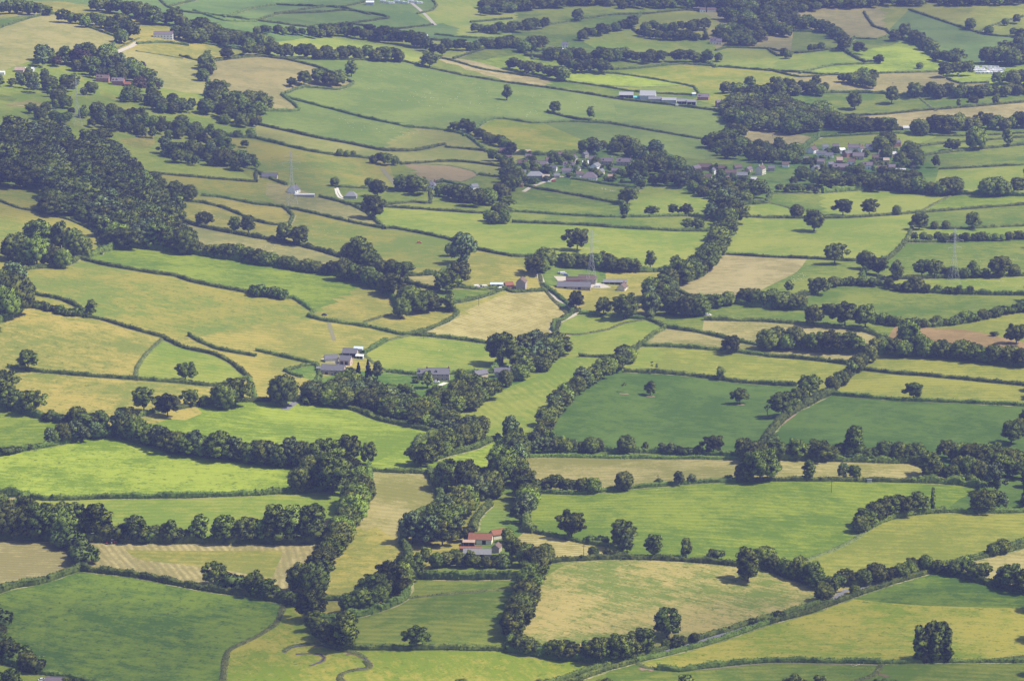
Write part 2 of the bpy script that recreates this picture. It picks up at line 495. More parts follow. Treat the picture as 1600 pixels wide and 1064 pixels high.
# ---------------------------------------------------------------- fields: a ground point inside, palette, style, stripe angle, name
FIELDS = """
200,980|dg|r|20|big dark green foreground field
60,880|st|s|8|striped hay field by tractor
165,865|st|s|70|mown strip around tractor field
320,875|ol|g|5|uncut grass patch by tractor
480,890|st|s|82|striped mown end of field
20,1055|og|g|0|corner paddock
560,885|ol|r|10|olive meadow left of farm
620,770|tn|g|12|tan hay meadow below oaks
520,950|ol|g|0|small meadow between oak clumps
700,970|mg|g|15|bright green stream field
720,913|mg|g|10|green strip behind stream field
430,1040|yo|r|70|meadow with winding stream
1000,940|tj|r|30|broad tan foreground field
880,855|sb|s|15|pale stubble strip by farm
1050,810|bg|g|4|bright green cattle field
1430,845|yg|g|6|curved pale green field
1420,920|dg|g|3|dark green triangle field
1300,990|yo|r|0|rough meadow with poplars
1200,1050|mg|g|0|cow paddock at bottom edge
1500,1050|mg|g|0|bright paddock below poplars
1580,882|tn|g|0|small tan field by lane
950,735|tn|g|2|tan strip below crop field
1300,735|tn|g|2|tan strip below oak row
1050,640|cr|c|20|large dark crop field
1400,665|cr|c|25|right dark crop field
1450,608|yg|g|2|light strip above dark crop
1470,575|yg|g|2|upper light strip by diagonal hedge
1150,575|yg|g|4|pale strip above crop field
1150,545|tn|g|3|narrow tan strip above crops
1280,552|tn|g|2|tan strip under dark tree belt
1270,525|tn|g|2|straw strip left of brown field
1500,520|br|s|5|brown ploughed field
1150,490|mg|g|0|green strip by lone cottage
1450,480|mg|g|0|wide green field below pylon
1570,515|yg|g|0|green field right of brown field
1480,446|og|g|0|sheep strip below pylon
1500,405|mg|g|0|pylon sheep field
1500,366|og|g|0|narrow strip behind pylon
1500,342|mg|g|0|field above narrow strip
1530,316|bg|g|0|bright sunlit right field
1250,370|og|g|4|broad pale field with lone oak
1350,318|og|g|4|long pale field above oaks
1180,450|st|s|10|straw coloured wedge field
1290,435|mg|g|0|sheep field beside straw wedge
1050,320|og|g|0|green field below village wood
920,295|mg|g|0|village edge sheep field
890,320|mg|g|0|village green lower field
950,350|mg|g|0|long green strip below village
950,385|og|g|3|wide pale field above farm
780,420|ol|g|0|tan horse field
985,436|ol|g|0|small field behind farm
920,465|ol|g|5|grassland below farm
890,505|og|g|0|round paddock by bend
960,520|og|g|0|green paddock below bend
930,545|og|g|0|little field above belt
760,500|sb|s|30|bright straw field by lane
630,507|ol|g|10|small tan wedge field
740,463|mg|g|0|green strip by yard
690,480|ol|g|0|tiny paddock by hedge
400,435|bg|g|5|long bright green left field
300,480|ol2|r|20|big olive left field
120,540|gd|r|15|yellow hay field
290,570|og|g|10|rounded green paddock
150,615|gd|r|12|golden field below hay
350,610|ol|g|0|pale grass by oaks
40,665|bg|g|0|bright green left edge field
250,735|hg|r|8|brightest green cattle field
300,810|og|g|4|green field behind tractor
500,670|hg|g|5|bright field below farm wood
730,710|hg|g|0|small bright field between trees
830,620|og|g|70|curved green field by belt
690,560|og|g|5|green cow field above house
450,600|ol|g|0|farmyard paddock
620,620|lg|g|0|farm garden lawn
440,552|ol|g|0|paddock left of farm
350,325|ol|g|5|light strip by hill wood
360,358|ol|g|5|second light strip by hill wood
480,400|tn2|g|5|narrow tan strip above bright field
600,390|ol2|g|3|domed olive field
670,440|tn|g|0|tan corner by hedge
470,318|tn2|g|2|tan field below bungalows
630,308|mg|g|0|green strip below orchard
720,325|mg|g|0|long strip above pale field
680,272|br2|g|0|reddish brown field
770,290|mg|g|0|green lawn field by village
500,270|ol2|g|8|grey green sloping pasture
620,270|mg|g|0|pasture beside track
500,230|ol3|g|8|upper grey green strip
520,190|sg|g|5|lower sheep field
800,160|sg|g|5|huge sheep pasture
830,212|yo|g|3|pale domed field by village
1000,220|sg|g|3|dark green field behind village
720,245|ol3|g|3|grey strip by village
700,238|ol3|g|3|thin grey strip
420,120|tn3|g|5|upper tan hillside field
760,112|st|g|3|thin straw ribbon
740,120|mg|g|3|green slope below ribbon
950,122|hg|g|2|bright strip behind barns
970,142|mg|g|2|green strip behind barns
1100,118|yo|g|2|pale field behind barns
1080,185|sg|g|5|green slope right of barns
100,60|tn4|g|8|smooth yellow knoll
45,26|mg|g|0|far strip behind knoll
280,78|ol|g|5|tan slope beside lane
250,105|tn4|g|8|tan hillside right of wood
360,90|ol|g|5|small hillside strip
550,75|yg2|g|5|domed sheep hill
470,20|fg|g|0|far green field upper left
450,40|fg|g|0|far field by hedge bend
520,30|fg2|g|0|far pointed field
620,28|fg|g|0|far field below caravans
740,25|yg2|g|0|far pale field
350,8|fg|g|0|farthest left field
1050,70|og|g|0|far field below wood
1060,55|yg|g|0|far oval paddock
1060,35|yg|g|0|far sloping paddock
880,50|mg|g|0|far long green slope
870,30|mg|g|0|far green strip by wood
880,85|mg|g|0|far field by white house
1160,92|og|g|0|far right sloping field
1300,35|tn3|g|0|far tan hillside
1470,60|fg2|g|0|far dark green hillside
1480,25|yg|g|0|far pale corner field
1570,22|yg|g|0|far corner strip
1570,47|yg|g|0|far right edge strip
1260,68|mg|g|0|far tree ringed field
1270,97|og|g|0|far round field
1420,102|hg|g|0|far bright green field
1380,130|tn3|g|0|far striped tan field
1250,117|tn|g|0|far thin tan strip
1350,165|mg|g|0|far field with two oaks
1520,160|mg|g|0|far right green strip
1450,190|st|s|5|long straw field
1370,222|og|g|0|field behind right village
1530,221|mg|g|0|right green strip
1520,232|mg|g|0|second right green strip
1520,250|mg|g|0|third right green strip
1510,285|og|g|0|green field beside right village
1200,215|st|s|0|straw field above church wood
1220,310|mg|g|0|small orchard field
1180,330|og|g|0|pale corner by belt
40,315|ol2|g|8|upper hillside meadow
60,360|ol2|g|8|lower hillside meadow
800,810|lg|g|0|farm lawn by red roofs
800,780|mg|g|0|green patch behind red roofs
770,880|mg|g|0|green yard before farm
1000,713|dg|g|0|grassy verge below crop field
120,240|og|g|0|woodland floor on left hill
40,164|tn|g|0|tan clearing in wood
10,154|mg|g|0|green clearing at left edge
85,190|mg|g|0|long clearing in wood
20,201|mg|g|0|square clearing in wood
122,124|yg|g|0|small lawn in wood
170,149|yg|g|0|sunlit strip by brick houses
202,171|yg|g|0|small sunlit paddock
215,222|ol|g|0|tan clearing above wood
136,144|yg|g|0|tiny clearing by pylon
900,262|lg|g|0|village gardens
1100,285|lg|g|0|eastern village gardens
1350,245|lg|g|0|right village gardens
1110,253|mg|g|0|green field behind church wood
910,435|lg|g|0|farm garden plot
1250,175|dg|g|0|green below far wood
300,282|ol2|g|8|grassy hillside strip
960,1056|mg|g|0|green corner below lane
"""
def parse_lines():
    out = []
    for l in LINES.strip().splitlines():
        k, h, p = l.split('|')
        out.append([k, float(h), [tuple(map(float, q.split(','))) for q in p.split()]])
    return out

def snap_lines(L, tol=13.0):
    segs = []
    for i, (k, h, p) in enumerate(L):
        for a, b in zip(p[:-1], p[1:]):
            segs.append((i, a[0], a[1], b[0], b[1]))
    S = np.array(segs)
    A = S[:, 1:3]; B = S[:, 3:5]; D = B - A; DD = (D ** 2).sum(1) + 1e-9
    loose = []
    for i, ln in enumerate(L):
        p = ln[2]
        for end in (0, -1):
            e = np.array(p[end]); q = np.array(p[1 if end == 0 else -2])
            if e[0] <= 2 or e[0] >= 1598 or e[1] <= 2 or e[1] >= 1060:
                d = (e - q) / (np.hypot(*(e - q)) + 1e-9)
                if e[0] <= 2 or e[0] >= 1598:
                    ex = 260.0 / max(abs(d[0]), .5)
                else:
                    ex = 70.0 / max(abs(d[1]), .5)
                p[end] = tuple(e + d * ex)
                continue
            t = np.clip(((e - A) * D).sum(1) / DD, 0, 1)
            c = A + D * t[:, None]
            dist = np.hypot(*((c - e).T)); dist[S[:, 0] == i] = 1e9
            if tuple(p[0]) == tuple(p[-1]):
                continue
            j = int(dist.argmin())
            if dist[j] < tol:
                v = c[j] - e; n = np.hypot(*v)
                if n > .3:
                    p[end] = tuple(c[j] + v / n * 1.6)
            else:
                loose.append((i, tuple(e), round(float(dist[j]), 1)))
    return loose

def close_gaps(L, loose, most=60.0):
    """an open boundary from every loose end to the nearest other boundary"""
    S = []
    for i, (k, h, p) in enumerate(L):
        for a, b in zip(p[:-1], p[1:]):
            S.append((i, a[0], a[1], b[0], b[1]))
    S = np.array(S); A = S[:, 1:3]; D = S[:, 3:5] - A; DD = (D ** 2).sum(1) + 1e-9
    for i, e, _ in loose:
        e = np.array(e); p = L[i][2]
        q = np.array(p[1]) if tuple(p[0]) == tuple(e) else np.array(p[-2])
        t = np.clip(((e - A) * D).sum(1) / DD, 0, 1)
        c = A + D * t[:, None]; v = c - e; dist = np.hypot(*v.T)
        dirn = (e - q) / (np.hypot(*(e - q)) + 1e-9)
        cos = (v @ dirn) / (dist + 1e-9)
        cost = dist * np.where(cos > 0, 1.0, 2.5); cost[S[:, 0] == i] = 1e9
        j = int(cost.argmin())
        if dist[j] < most:
            w = c[j] + v[j] / dist[j] * 1.6
            L.append(['n', 0.0, [tuple(e), tuple(w)]])
# ---------------------------------------------------------------- single trees: x,y of the foot, height, kind, where it stands
# kinds: o broad oak, a loose ash, r dense round, b bush, w pale willow, c conifer, p poplar, d dead, u copper, t tall oak
SINGLE = """
793,846,22,r|round, tucked against the slanting red wing
726,846,24,o|dark, touching the rusty roofed shed
733,884,20,r|dark, in front of the slate barn
785,570,50,o|giant over the far cottage with white chimney
790,604,26,r|round, in front of the white chimney cottage
668,606,25,a|grey green, before the lower wing of the dormer house
720,596,20,r|dark, right of the dormer house
765,606,17,b|right of the yellow gabled cottage
735,606,17,b|left of the yellow gabled cottage
650,598,8,b|yellowish, on the farm garden lawn
560,592,26,c|pointed, right of the largest stone barn
575,590,28,c|second pointed one right of the stone farm
590,592,26,a|purplish, at the farm garden edge
547,592,18,r|round, against the largest stone barn
44,578,30,o|alone on the hedge under the yellow hay field
290,595,29,o|alone in the hedge under the rounded paddock
1042,996,46,o|large and alone at the lower edge of the broad tan field
1168,908,50,t|alone inside the broad tan field below its top hedge
651,1012,34,o|spreading, alone at the bottom of the bright green stream field
540,1012,57,t|tall and very dark beside the stream field
336,914,36,o|in the hedge over the big dark green field
893,841,42,o|round topped beside the pale stubble by the farm
972,856,43,o|wide crown at the end of the pale stubble strip
980,864,30,w|silvery, in front of the wide oak
1022,871,35,a|thin crowned in the long hedge above the tan field
1072,871,29,a|small and upright in the long hedge
1117,873,18,b|low and round in the long hedge
927,870,17,r|neat and round in the stubble hedge
955,869,14,b|low in the stubble hedge
852,881,32,r|round at the gate of the broad tan field
923,848,13,b|small, between oak and wide oak
942,849,14,b|small, right beside another bush
1178,975,11,b|small on the lane hedge below the tan field
1218,965,13,b|small, second on the lane hedge
1335,928,15,r|round beside the open piece of lane
1457,800,37,p|single column at the pale curved field
1427,624,26,o|alone on the hedge above the right dark crop
1142,552,27,o|alone on the hedge over the pale strips
1156,631,24,o|small, standing alone inside the dark crop field
1016,618,22,a|thin and faint inside the dark crop field
1022,584,20,d|dead, on the top hedge of the dark crop field
975,613,18,d|dead, at the corner of crop and belt
1199,650,22,d|bare, at the right edge of the dark crop field
1125,594,21,a|thin on the crop field top hedge
978,709,29,r|round and dark under the dark crop field
1008,706,15,a|small, right of the round dark tree
1115,709,28,o|dark, right end of the row under the crop
975,766,30,r|big round bush on the tan strip hedge
1060,758,22,w|pale and round on the tan strip hedge
1080,755,14,w|small pale one beside the pale round tree
1029,758,11,b|tiny on the tan strip hedge
1265,750,30,a|upright on the hedge under the right tan strip
1317,748,24,w|pale, left one of the pair under the oak row
1335,749,22,o|dark, right one of the pair under the oak row
1138,751,10,b|small, left of the big oak cluster
1188,752,50,o|giant, at the centre of the crossroads of hedges
1163,716,32,o|behind the giant oak
1176,722,34,o|left shoulder of the giant oak
1163,752,30,r|low and dark below the giant oak
1333,717,50,t|tallest in the row under the right dark crop
1555,770,46,w|huge pale round crown at the right
583,341,36,o|large, at the fork beside the pale wide field
590,308,26,o|dark, in the bungalow paddock
577,292,14,r|small and round on the bungalow hedge
523,291,14,r|greyish on the bungalow hedge
320,354,22,o|alone on the hedge of the sheep strips
278,338,34,a|at the lower corner of the hill wood
290,397,40,r|dense, at the bottom of the hill wood
367,364,24,a|airy, left of a pair on the sheep strip hedge
388,366,28,o|dark, right of a pair on the sheep strip hedge
445,379,29,o|left one of two under the crossing hedges
468,383,29,o|right one of two under the crossing hedges
562,416,45,o|tall, in the clump on the long hedge
550,412,33,r|rounded, left in the clump on the long hedge
722,412,46,w|tall silver grey on the corner of the domed field
705,400,20,r|small, left of the silver grey tree
718,447,37,o|right one of two by the green strip
697,457,33,o|left one of two by the green strip
703,487,26,a|slim, beside the tiny paddock
628,497,32,r|nearly spherical at the end of the bright long field
143,495,26,a|airy, on the hedge over the yellow hay field
902,392,34,o|domed, standing high above the farm hedge
1016,419,25,a|airy, right of the farm pylon
1055,420,20,o|small, before the belt bends
981,319,25,o|at the right corner of the village sheep field
977,339,20,a|pale, under the village corner tree
1018,337,15,o|leftmost of three under the village wood
1052,336,16,o|middle of three under the village wood
1073,337,18,o|right of three under the village wood
1075,359,17,o|left of two on the long strip hedge
1092,360,20,o|right of two on the long strip hedge
1272,361,33,o|wide, alone in the broad pale field
1245,340,20,r|round, above the broad pale field
1317,337,25,o|left one of two large oaks on the pale field hedge
1358,337,25,o|right one of two large oaks on the pale field hedge
1401,336,15,r|round, third along the pale field hedge
1304,413,32,o|dark, at the lower hedge of the broad pale field
1353,421,28,o|wide, at the sheep field corner
1372,430,28,o|behind the sheep field corner oak
1400,438,29,a|thin, on the sheep strip hedge
1436,359,25,o|at the meeting of four right hand hedges
1520,358,25,o|mushroom shaped above the narrow strip
1460,358,12,r|small, left of two below the bright field
1478,358,13,r|small, right of two below the bright field
1430,456,26,r|squat block shape on the strip hedge
1440,432,26,o|left one of the pair by the big pylon
1460,433,26,o|right one of the pair by the big pylon
1562,433,32,o|largest on the pylon field hedge
1584,431,18,r|right of the largest on the pylon field hedge
1520,433,24,a|between the pylon and the largest oak
1232,457,18,a|pale, among the sheep at the straw wedge
1278,460,26,o|dark, on the rise above the wide green field
1271,509,31,o|on the belt left of the wide green field
1320,511,38,o|large and dark on the belt
1352,513,36,o|wide, right of the large belt oak
1420,541,38,o|broad, overlapping the brown field
1588,537,30,o|at the right end of the brown field
1553,525,8,b|tiny, above the brown field
943,493,27,o|in the middle of the farm grassland
975,498,38,o|tall, below the far cottage of the farm
900,483,27,o|beside the winding lane
1580,693,36,o|at the right end of the right dark crop
1358,566,28,r|round, where the diagonal hedge starts
1222,651,38,o|dark, on the gap between the two crops
1248,633,28,o|middle one between the two crops
1265,619,33,o|upper one between the two crops
443,633,47,r|tall and nearly black at the lane end
368,636,46,o|tall twin left of the lane end
350,638,40,r|tall twin second left of the lane end
298,635,26,o|small, at the end of the golden field
320,635,17,r|low, right of the small oak on the golden field
225,643,37,o|broad, over the golden field's lower corner
262,651,36,o|right of the broad oak on the golden field
577,726,34,a|airy, on the edge of the bright field
520,770,62,o|very large, at the hedge corner
505,736,50,o|tall, behind the very large oak
545,722,42,o|behind and right of the very large oak
152,841,52,t|dark and tall, left of the tractor
120,838,50,a|open and tiered, beside the dark tall one
213,845,38,o|pointed, in the row above the tractor
268,846,33,a|small and pale in the row above the tractor
312,846,42,a|feathery in the row above the tractor
430,846,56,t|tall and dark, near the end of the tractor row
460,846,54,a|pale, between two dark tall ones
487,846,58,t|last and tallest of the tractor row
490,933,52,r|massive, at the lower end of the slanting tree line
470,926,46,r|left of the massive one
486,968,47,o|hanging over the little meadow
398,929,36,o|at the right end of the big dark green field
786,143,1,b|
549,120,24,a|grey, alone on the huge sheep pasture
792,157,23,a|grey, alone at the right of the sheep pasture
867,177,18,o|left of two on the sheep pasture
923,186,18,a|right of two on the sheep pasture
475,134,22,o|dark and round on the hillside point
456,136,14,o|small, left of the dark round hillside tree
671,106,24,o|tall, where the straw ribbon begins
1393,162,26,o|mushroom shaped in the far two oak field
1335,171,26,o|oval in the far two oak field
1275,135,16,o|round in the far striped field
1437,108,10,r|alone in the far bright green field
1373,100,14,o|on the hedge of the far bright field
1317,80,20,o|far small one by the round field
1342,85,18,o|far one by the bright field corner
1496,97,20,o|on the dark hillside foot
1516,47,18,r|round, on the far hillside hedge
1545,54,13,r|small, on the far hillside hedge
903,33,18,o|on the far long slope
1172,140,20,o|dark and upright near the village barns
1186,130,0,b|
1525,234,35,r|dense oval on the right green strips
1575,229,26,a|spreading on the right green strips
1489,236,18,o|small on the right green strips
1462,262,18,a|small at the corner behind the right village
1498,168,13,a|left of three on the far right hedge
1520,165,14,o|middle of three on the far right hedge
1556,163,13,o|right of three on the far right hedge
1217,227,12,o|low and wide in the straw field
337,160,28,r|double crown on the hill corner
325,105,24,a|tall thin on the small hillside strip
354,93,18,o|round on the small hillside strip
324,122,20,o|dark, left edge of the tan hillside
404,165,22,o|dark, at the tan hillside edge
190,68,22,r|by the lane over the knoll
770,252,16,o|dark, on the grey strip
1457,1034,58,p|
"""
# ---------------------------------------------------------------- rows: kind(s) | height | spacing | width | name | points
ROWS = """
ro|50|21|8|dark clump left of the tractor field|5,838 30,842 60,843 95,843
rb|24|14|4|low row above the tractor field|165,845 190,845 236,845 290,846
oar|38|17|4|row above the tractor field|335,846 405,847
wb|26|14|6|overgrown line between the two stubble fields|100,850 122,862 132,880
ob|26|22|4|hedge over the big dark green field|360,920 410,932 440,938 465,944
or|42|16|9|slanting tree line by the tan meadow|565,775 557,800 545,825 530,855 515,880 500,905
ro|32|16|5|dark line at the little meadow|488,985 505,1000 522,1010
ro|33|15|8|dark bushes at the stream field corner|546,958 570,955 590,945
or|44|14|8|tree line from stream field to farm|580,935 600,932 622,925 640,912
orw|42|16|22|farm wood left of the red roofs|645,850 665,840 690,828 705,815 725,800 660,852 690,850 710,838
ra|28|15|20|farm garden thicket|640,895 660,885 690,885 715,880 735,888
rb|17|12|8|shrubs in front of the farm|745,884 765,886 780,880 790,885
or|34|14|8|tree line right of the farm|800,868 812,874 825,882
or|42|12|7|tall dark column beside the tan field|836,895 828,925 820,950 812,975 803,1000
ro|27|13|5|thicket below the broad tan field|812,1018 835,1022 862,1026 890,1030
aor|38|13|5|lane end thicket under the broad tan field|915,1031 940,1034 965,1034 985,1027 1000,1023
br|17|15|3|bushes on the lane hedge|1040,1012 1068,1009 1084,1004
ro|31|13|10|dark clump at the tan field corner|1196,886 1215,893 1240,902 1265,912 1282,918
ra|27|16|6|clump at the open piece of lane|1283,940 1300,935 1312,925
ro|28|16|7|bushes under the curved pale field|1322,912 1345,913 1368,909
ro|23|15|5|bushes on the lane above the dark triangle|1392,908 1412,903 1425,893 1443,891
ro|24|15|4|lane corner bushes|1470,894 1490,898
oa|34|24|4|oaks right of the dark triangle|1515,899 1550,911 1580,918 1605,925
ar|20|15|3|pair above the small tan field|1549,868 1567,864
or|30|13|8|dark clump on the curved pale field|1346,830 1358,822 1375,814 1395,806 1415,804 1435,801
ow|36|15|7|tree column right of the cattle field|1528,800 1545,798 1562,795
ro|33|15|26|wood at the right edge|1450,752 1480,748 1510,745 1545,745 1580,745 1605,755
ro|30|14|14|upper wood at the right edge|1475,720 1500,722 1530,725 1565,728 1600,735
or|28|15|6|row under the right dark crop|1212,717 1258,718 1300,718 1315,718
or|26|15|4|right half of the dark crop row|1352,718 1380,718 1410,720 1432,721
bw|17|12|3|bushes at the crop corner|1195,700 1207,690 1203,712
owar|28|9|9|long belt beside the dark crop|972,572 955,582 940,592 915,605 893,620 878,636 866,652 856,668 848,684 836,694
or|26|16|4|pairs at the top of the long belt|973,560 985,566
wr|22|13|5|hedgerow under the dark crop|830,708 850,707 875,707 905,707 935,706
wb|15|13|3|low hedgerow under the dark crop|1030,708 1060,709 1090,710
ro|25|14|4|bushes on the tan strip hedge|853,766 880,768 905,769 925,769
wor|36|14|12|wooded stream line left of the tan strip|800,692 806,715 812,740 820,765 825,790 818,815
row|46|17|24|wood between garden and farm|700,765 725,770 750,780 770,775 790,755 785,740
or|32|13|8|tree band over the small bright field|655,727 672,722 690,712 705,703 725,697 745,690
row|32|12|10|upper tree band over the small bright field|700,690 720,686 740,680 750,672
or|34|14|6|hedge corner clump below the bright field|490,737 475,765 465,767 548,748 562,755
r|40|16|5|trees at the tan hay meadow|562,800 547,806 570,780
owr|37|12|6|long tree row above the brightest field|190,682 215,690 240,698 275,708 310,712 345,716 390,722 430,727 475,730
or|36|16|8|clump starting the long tree row|195,672 210,682 228,690 250,698
oa|40|26|6|left edge trees below the golden field|2,622 18,640 45,648
b|15|13|3|shrubs below the golden field|75,656 90,658 108,662
ro|24|14|4|bushes under the golden field|120,663 135,669 160,667
rwb|27|14|9|clump between the two left bright fields|72,697 92,694 115,691 140,687 158,683
b|12|12|3|low bushes at the left edge|8,710 25,706 45,702
ro|34|18|30|dark clump at the left edge|0,800 20,815 45,820 75,825 100,825
rob|30|15|16|bottom left corner thicket|2,1020 15,1028 35,1040 50,1050
r|26|16|4|trees left of the big dark field|0,995 2,1010
or|40|17|16|clump at the left above the olive field|12,402 40,408 70,412 95,415
oar|36|16|12|upper left clump over the olive field|62,385 85,388 108,395 130,400
wr|38|15|6|pale clump beside the olive field|18,438 25,452 12,460
r|56|20|10|large tree mass at the left edge|0,480 12,498 25,492
b|13|11|4|shrubs on the olive double hedge|42,478 65,482 90,488 118,494
oar|28|14|6|trees at the foot of the hill wood|240,302 262,308 278,311 300,315
or|22|12|4|row above the long bright field|310,397 335,401 360,405 385,409
ro|21|11|4|left half of the bright field hedgerow|402,412 430,417 470,423 520,431
or|30|12|7|right half of the bright field hedgerow|540,436 565,443 590,452 612,462
or|28|12|8|clump at the end of the bright field|632,472 650,490 665,489 678,484 645,478
or|27|11|6|clump on the long hedge|578,425 597,428 615,432 626,440
b|18|12|5|bush patch on the olive field hedge|405,463 420,464 438,466
or|24|13|16|cluster right of the long strip|762,348 778,350 795,347 775,335 792,328
or|24|13|8|trees round the white house|625,297 640,300 652,304
ro|24|12|14|trees right of the white house|688,305 705,312 725,320 748,320 768,316 790,312
ro|22|11|7|farm pylon tree row|878,414 895,417 915,418 938,421 960,423 990,424
or|28|13|5|trees where the lane enters the farm|832,430 843,428 850,420
or|34|12|16|broad belt above the straw wedge|1140,352 1132,368 1122,385 1120,400 1108,415 1095,428 1078,437 1060,443
ow|33|13|20|clump at the top of the broad belt|1112,342 1125,338 1140,345 1155,352 1125,325 1145,330
or|33|12|22|wood in the middle of the belt|1050,447 1035,460 1028,475 1042,485 1060,495 1078,500 1090,492
wr|30|13|10|pale trees at the wood edge|1018,462 1010,482 1022,495
or|20|12|5|trees by the lone cottage|1105,481 1120,479 1137,477
or|24|14|5|trees above the green cottage strip|1163,474 1180,477 1205,479 1230,482 1250,484
or|16|10|4|hedgerow of the wide green field|1290,489 1330,496 1370,503 1400,509
br|15|10|4|low rising hedgerow|1405,509 1440,511 1475,508 1530,500 1600,486
br|14|11|3|hedge over the wide green field|1290,452 1310,446 1335,446 1365,447
bo|15|16|3|sheep strip hedge|1385,452 1410,455 1450,457 1480,459 1515,460
or|16|16|3|pylon field hedge|1475,434 1500,434 1540,433
ro|13|11|3|narrow strip hedgerow|1430,376 1450,377 1480,378 1510,377 1540,376 1570,376 1600,374
or|24|12|8|long row above the long pale field|1285,293 1310,295 1340,296 1370,298 1400,300 1430,302 1460,304 1490,305
ro|26|13|8|right end of the long row|1540,305 1565,305 1590,305
o|12|10|2|little orchard trees|1215,300 1230,301 1245,301 1262,301 1275,302
or|30|13|8|dark belt under the straw strips|1200,545 1230,546 1260,547 1300,549 1340,551
or|26|13|8|dark belt behind the light strips|1368,554 1410,556 1450,557 1490,560 1530,564 1570,568 1605,572
ra|22|11|6|trees on the diagonal hedge|1345,575 1330,588 1315,600 1298,612
ro|20|13|4|right edge trees by the crop|1597,662 1592,680
or|16|10|5|row at the far wood foot|990,42 960,50 930,58 908,63
or|15|10|6|far row behind the oval paddock|1010,50 1040,50 1065,49 1100,47
or|13|9|5|far row under the oval paddock|1000,57 1030,62 1060,63 1100,63
or|19|11|10|far wood by the white house|860,92 885,95 910,96 940,98 970,95 1000,97 1030,98
or|18|14|5|far trees on the hedge|1060,97 1078,98 1107,98 1120,98
or|15|11|6|far row at left of white house|810,50 835,47 855,42
or|20|11|9|clump behind the white house|805,78 830,82 850,75
or|22|12|9|far copse on bright strip|805,108 835,118 860,122 880,126
or|20|12|8|far copse by barns|880,108 905,112 940,115
or|20|11|9|row left of the sheep hill|385,90 410,88 430,90 450,92
or|20|12|5|row under the domed sheep hill|470,92 500,92 530,93 555,93 580,95 605,95 625,96
ro|16|11|4|row on top of the sheep hill|490,60 520,57 545,58 570,62 600,68
rao|21|12|7|copse right of the sheep hill|640,72 655,78 675,83 690,88
or|20|12|6|far row by the white roof|575,55 600,63 625,68
or|13|10|5|far hedgerow at top left|400,52 420,52 440,54 465,56 490,54 520,50 545,46
or|16|11|5|far trees right of white roof|700,80 720,80 745,78 770,76 800,74
or|16|10|6|far tree pairs|740,52 760,52 780,54 800,52
or|20|12|9|far row at top left|5,22 20,24 45,24 70,22
or|18|11|12|trees behind the knoll|100,35 115,38 130,42 145,40
or|22|11|10|trees above the knoll|150,18 175,20 200,28 220,30 240,34
or|24|11|14|wood left of the white hall|160,40 175,48 190,50 205,60
or|24|11|16|wood behind the white hall|225,40 250,38 275,42 300,50 320,55 345,62
or|20|11|12|wood right of the white hall|275,58 290,63 300,66 330,68 360,74 390,78
or|18|10|8|long far row at left|330,60 360,66 395,70 420,74
or|22|12|8|trees on the tan hillside edge|325,110 320,125
or|22|12|8|point copse on the hillside|500,132 515,136 530,134
or|24|12|12|trees below the tan hillside|335,148 345,160 330,165
or|18|10|6|dark row on the grey strip|712,206 728,206 735,212
or|17|10|7|row by the village field|745,212 760,222 775,226 790,232 800,242
r|12|9|5|bush patch on the grey slope|528,243 540,244 552,245
or|17|11|6|dark trees over the brown field|582,256 600,258 618,259
or|22|11|12|village trees by the lawn|790,262 800,275 795,290 800,300
ro|20|12|4|far wood foot right|1330,208 1350,208 1375,206 1395,205
or|24|11|9|row behind the right village|1430,210 1460,208 1490,206 1520,204 1550,202 1580,202 1605,200
or|24|12|14|clump over the straw field|1170,200 1165,210 1150,215 1140,222
or|20|11|10|far wood right of barns|1130,145 1150,150 1175,150 1200,152 1225,152 1250,150 1280,150
or|22|12|9|trees by the far straw field|1300,200 1320,205 1345,206 1360,205
or|20|12|8|dark row over the far strips|1430,152 1460,153 1490,152 1520,152 1550,150 1580,150 1605,148
or|26|12|18|copse beside the caravan park|1540,104 1560,104 1580,102 1600,102 1570,95 1595,92
or|22|12|10|copse under the caravan park|1555,130 1575,132 1595,134
or|20|12|6|trees left of the caravan park|1475,122 1495,120 1510,118
or|13|10|5|copse over the far thin strip|1205,133 1230,135 1260,138 1290,142
or|22|12|16|far copse on the dark hillside|1400,62 1415,66 1430,72 1440,76 1455,88
or|16|11|8|bushes down the dark hillside|1462,92 1475,97 1490,100
or|19|12|10|far ring of trees|1250,48 1275,50 1300,55 1315,68 1322,76
or|18|12|12|far copse above round field|1205,45 1225,42 1240,35
or|12|12|4|far pair at the left of thin strip|1222,86 1232,92
or|12|10|3|trees on the far field hedge|1265,80 1275,80 1283,79
or|16|11|8|far trees at top right edge|1585,55 1595,60 1600,74 1590,72
or|13|11|4|right edge far clump|1572,40 1590,38
or|15|11|5|far oaks by the thin strip|1318,130 1345,135 1360,140
or|19|13|5|pair on the striped field|1325,128 1370,126 1355,138
"""
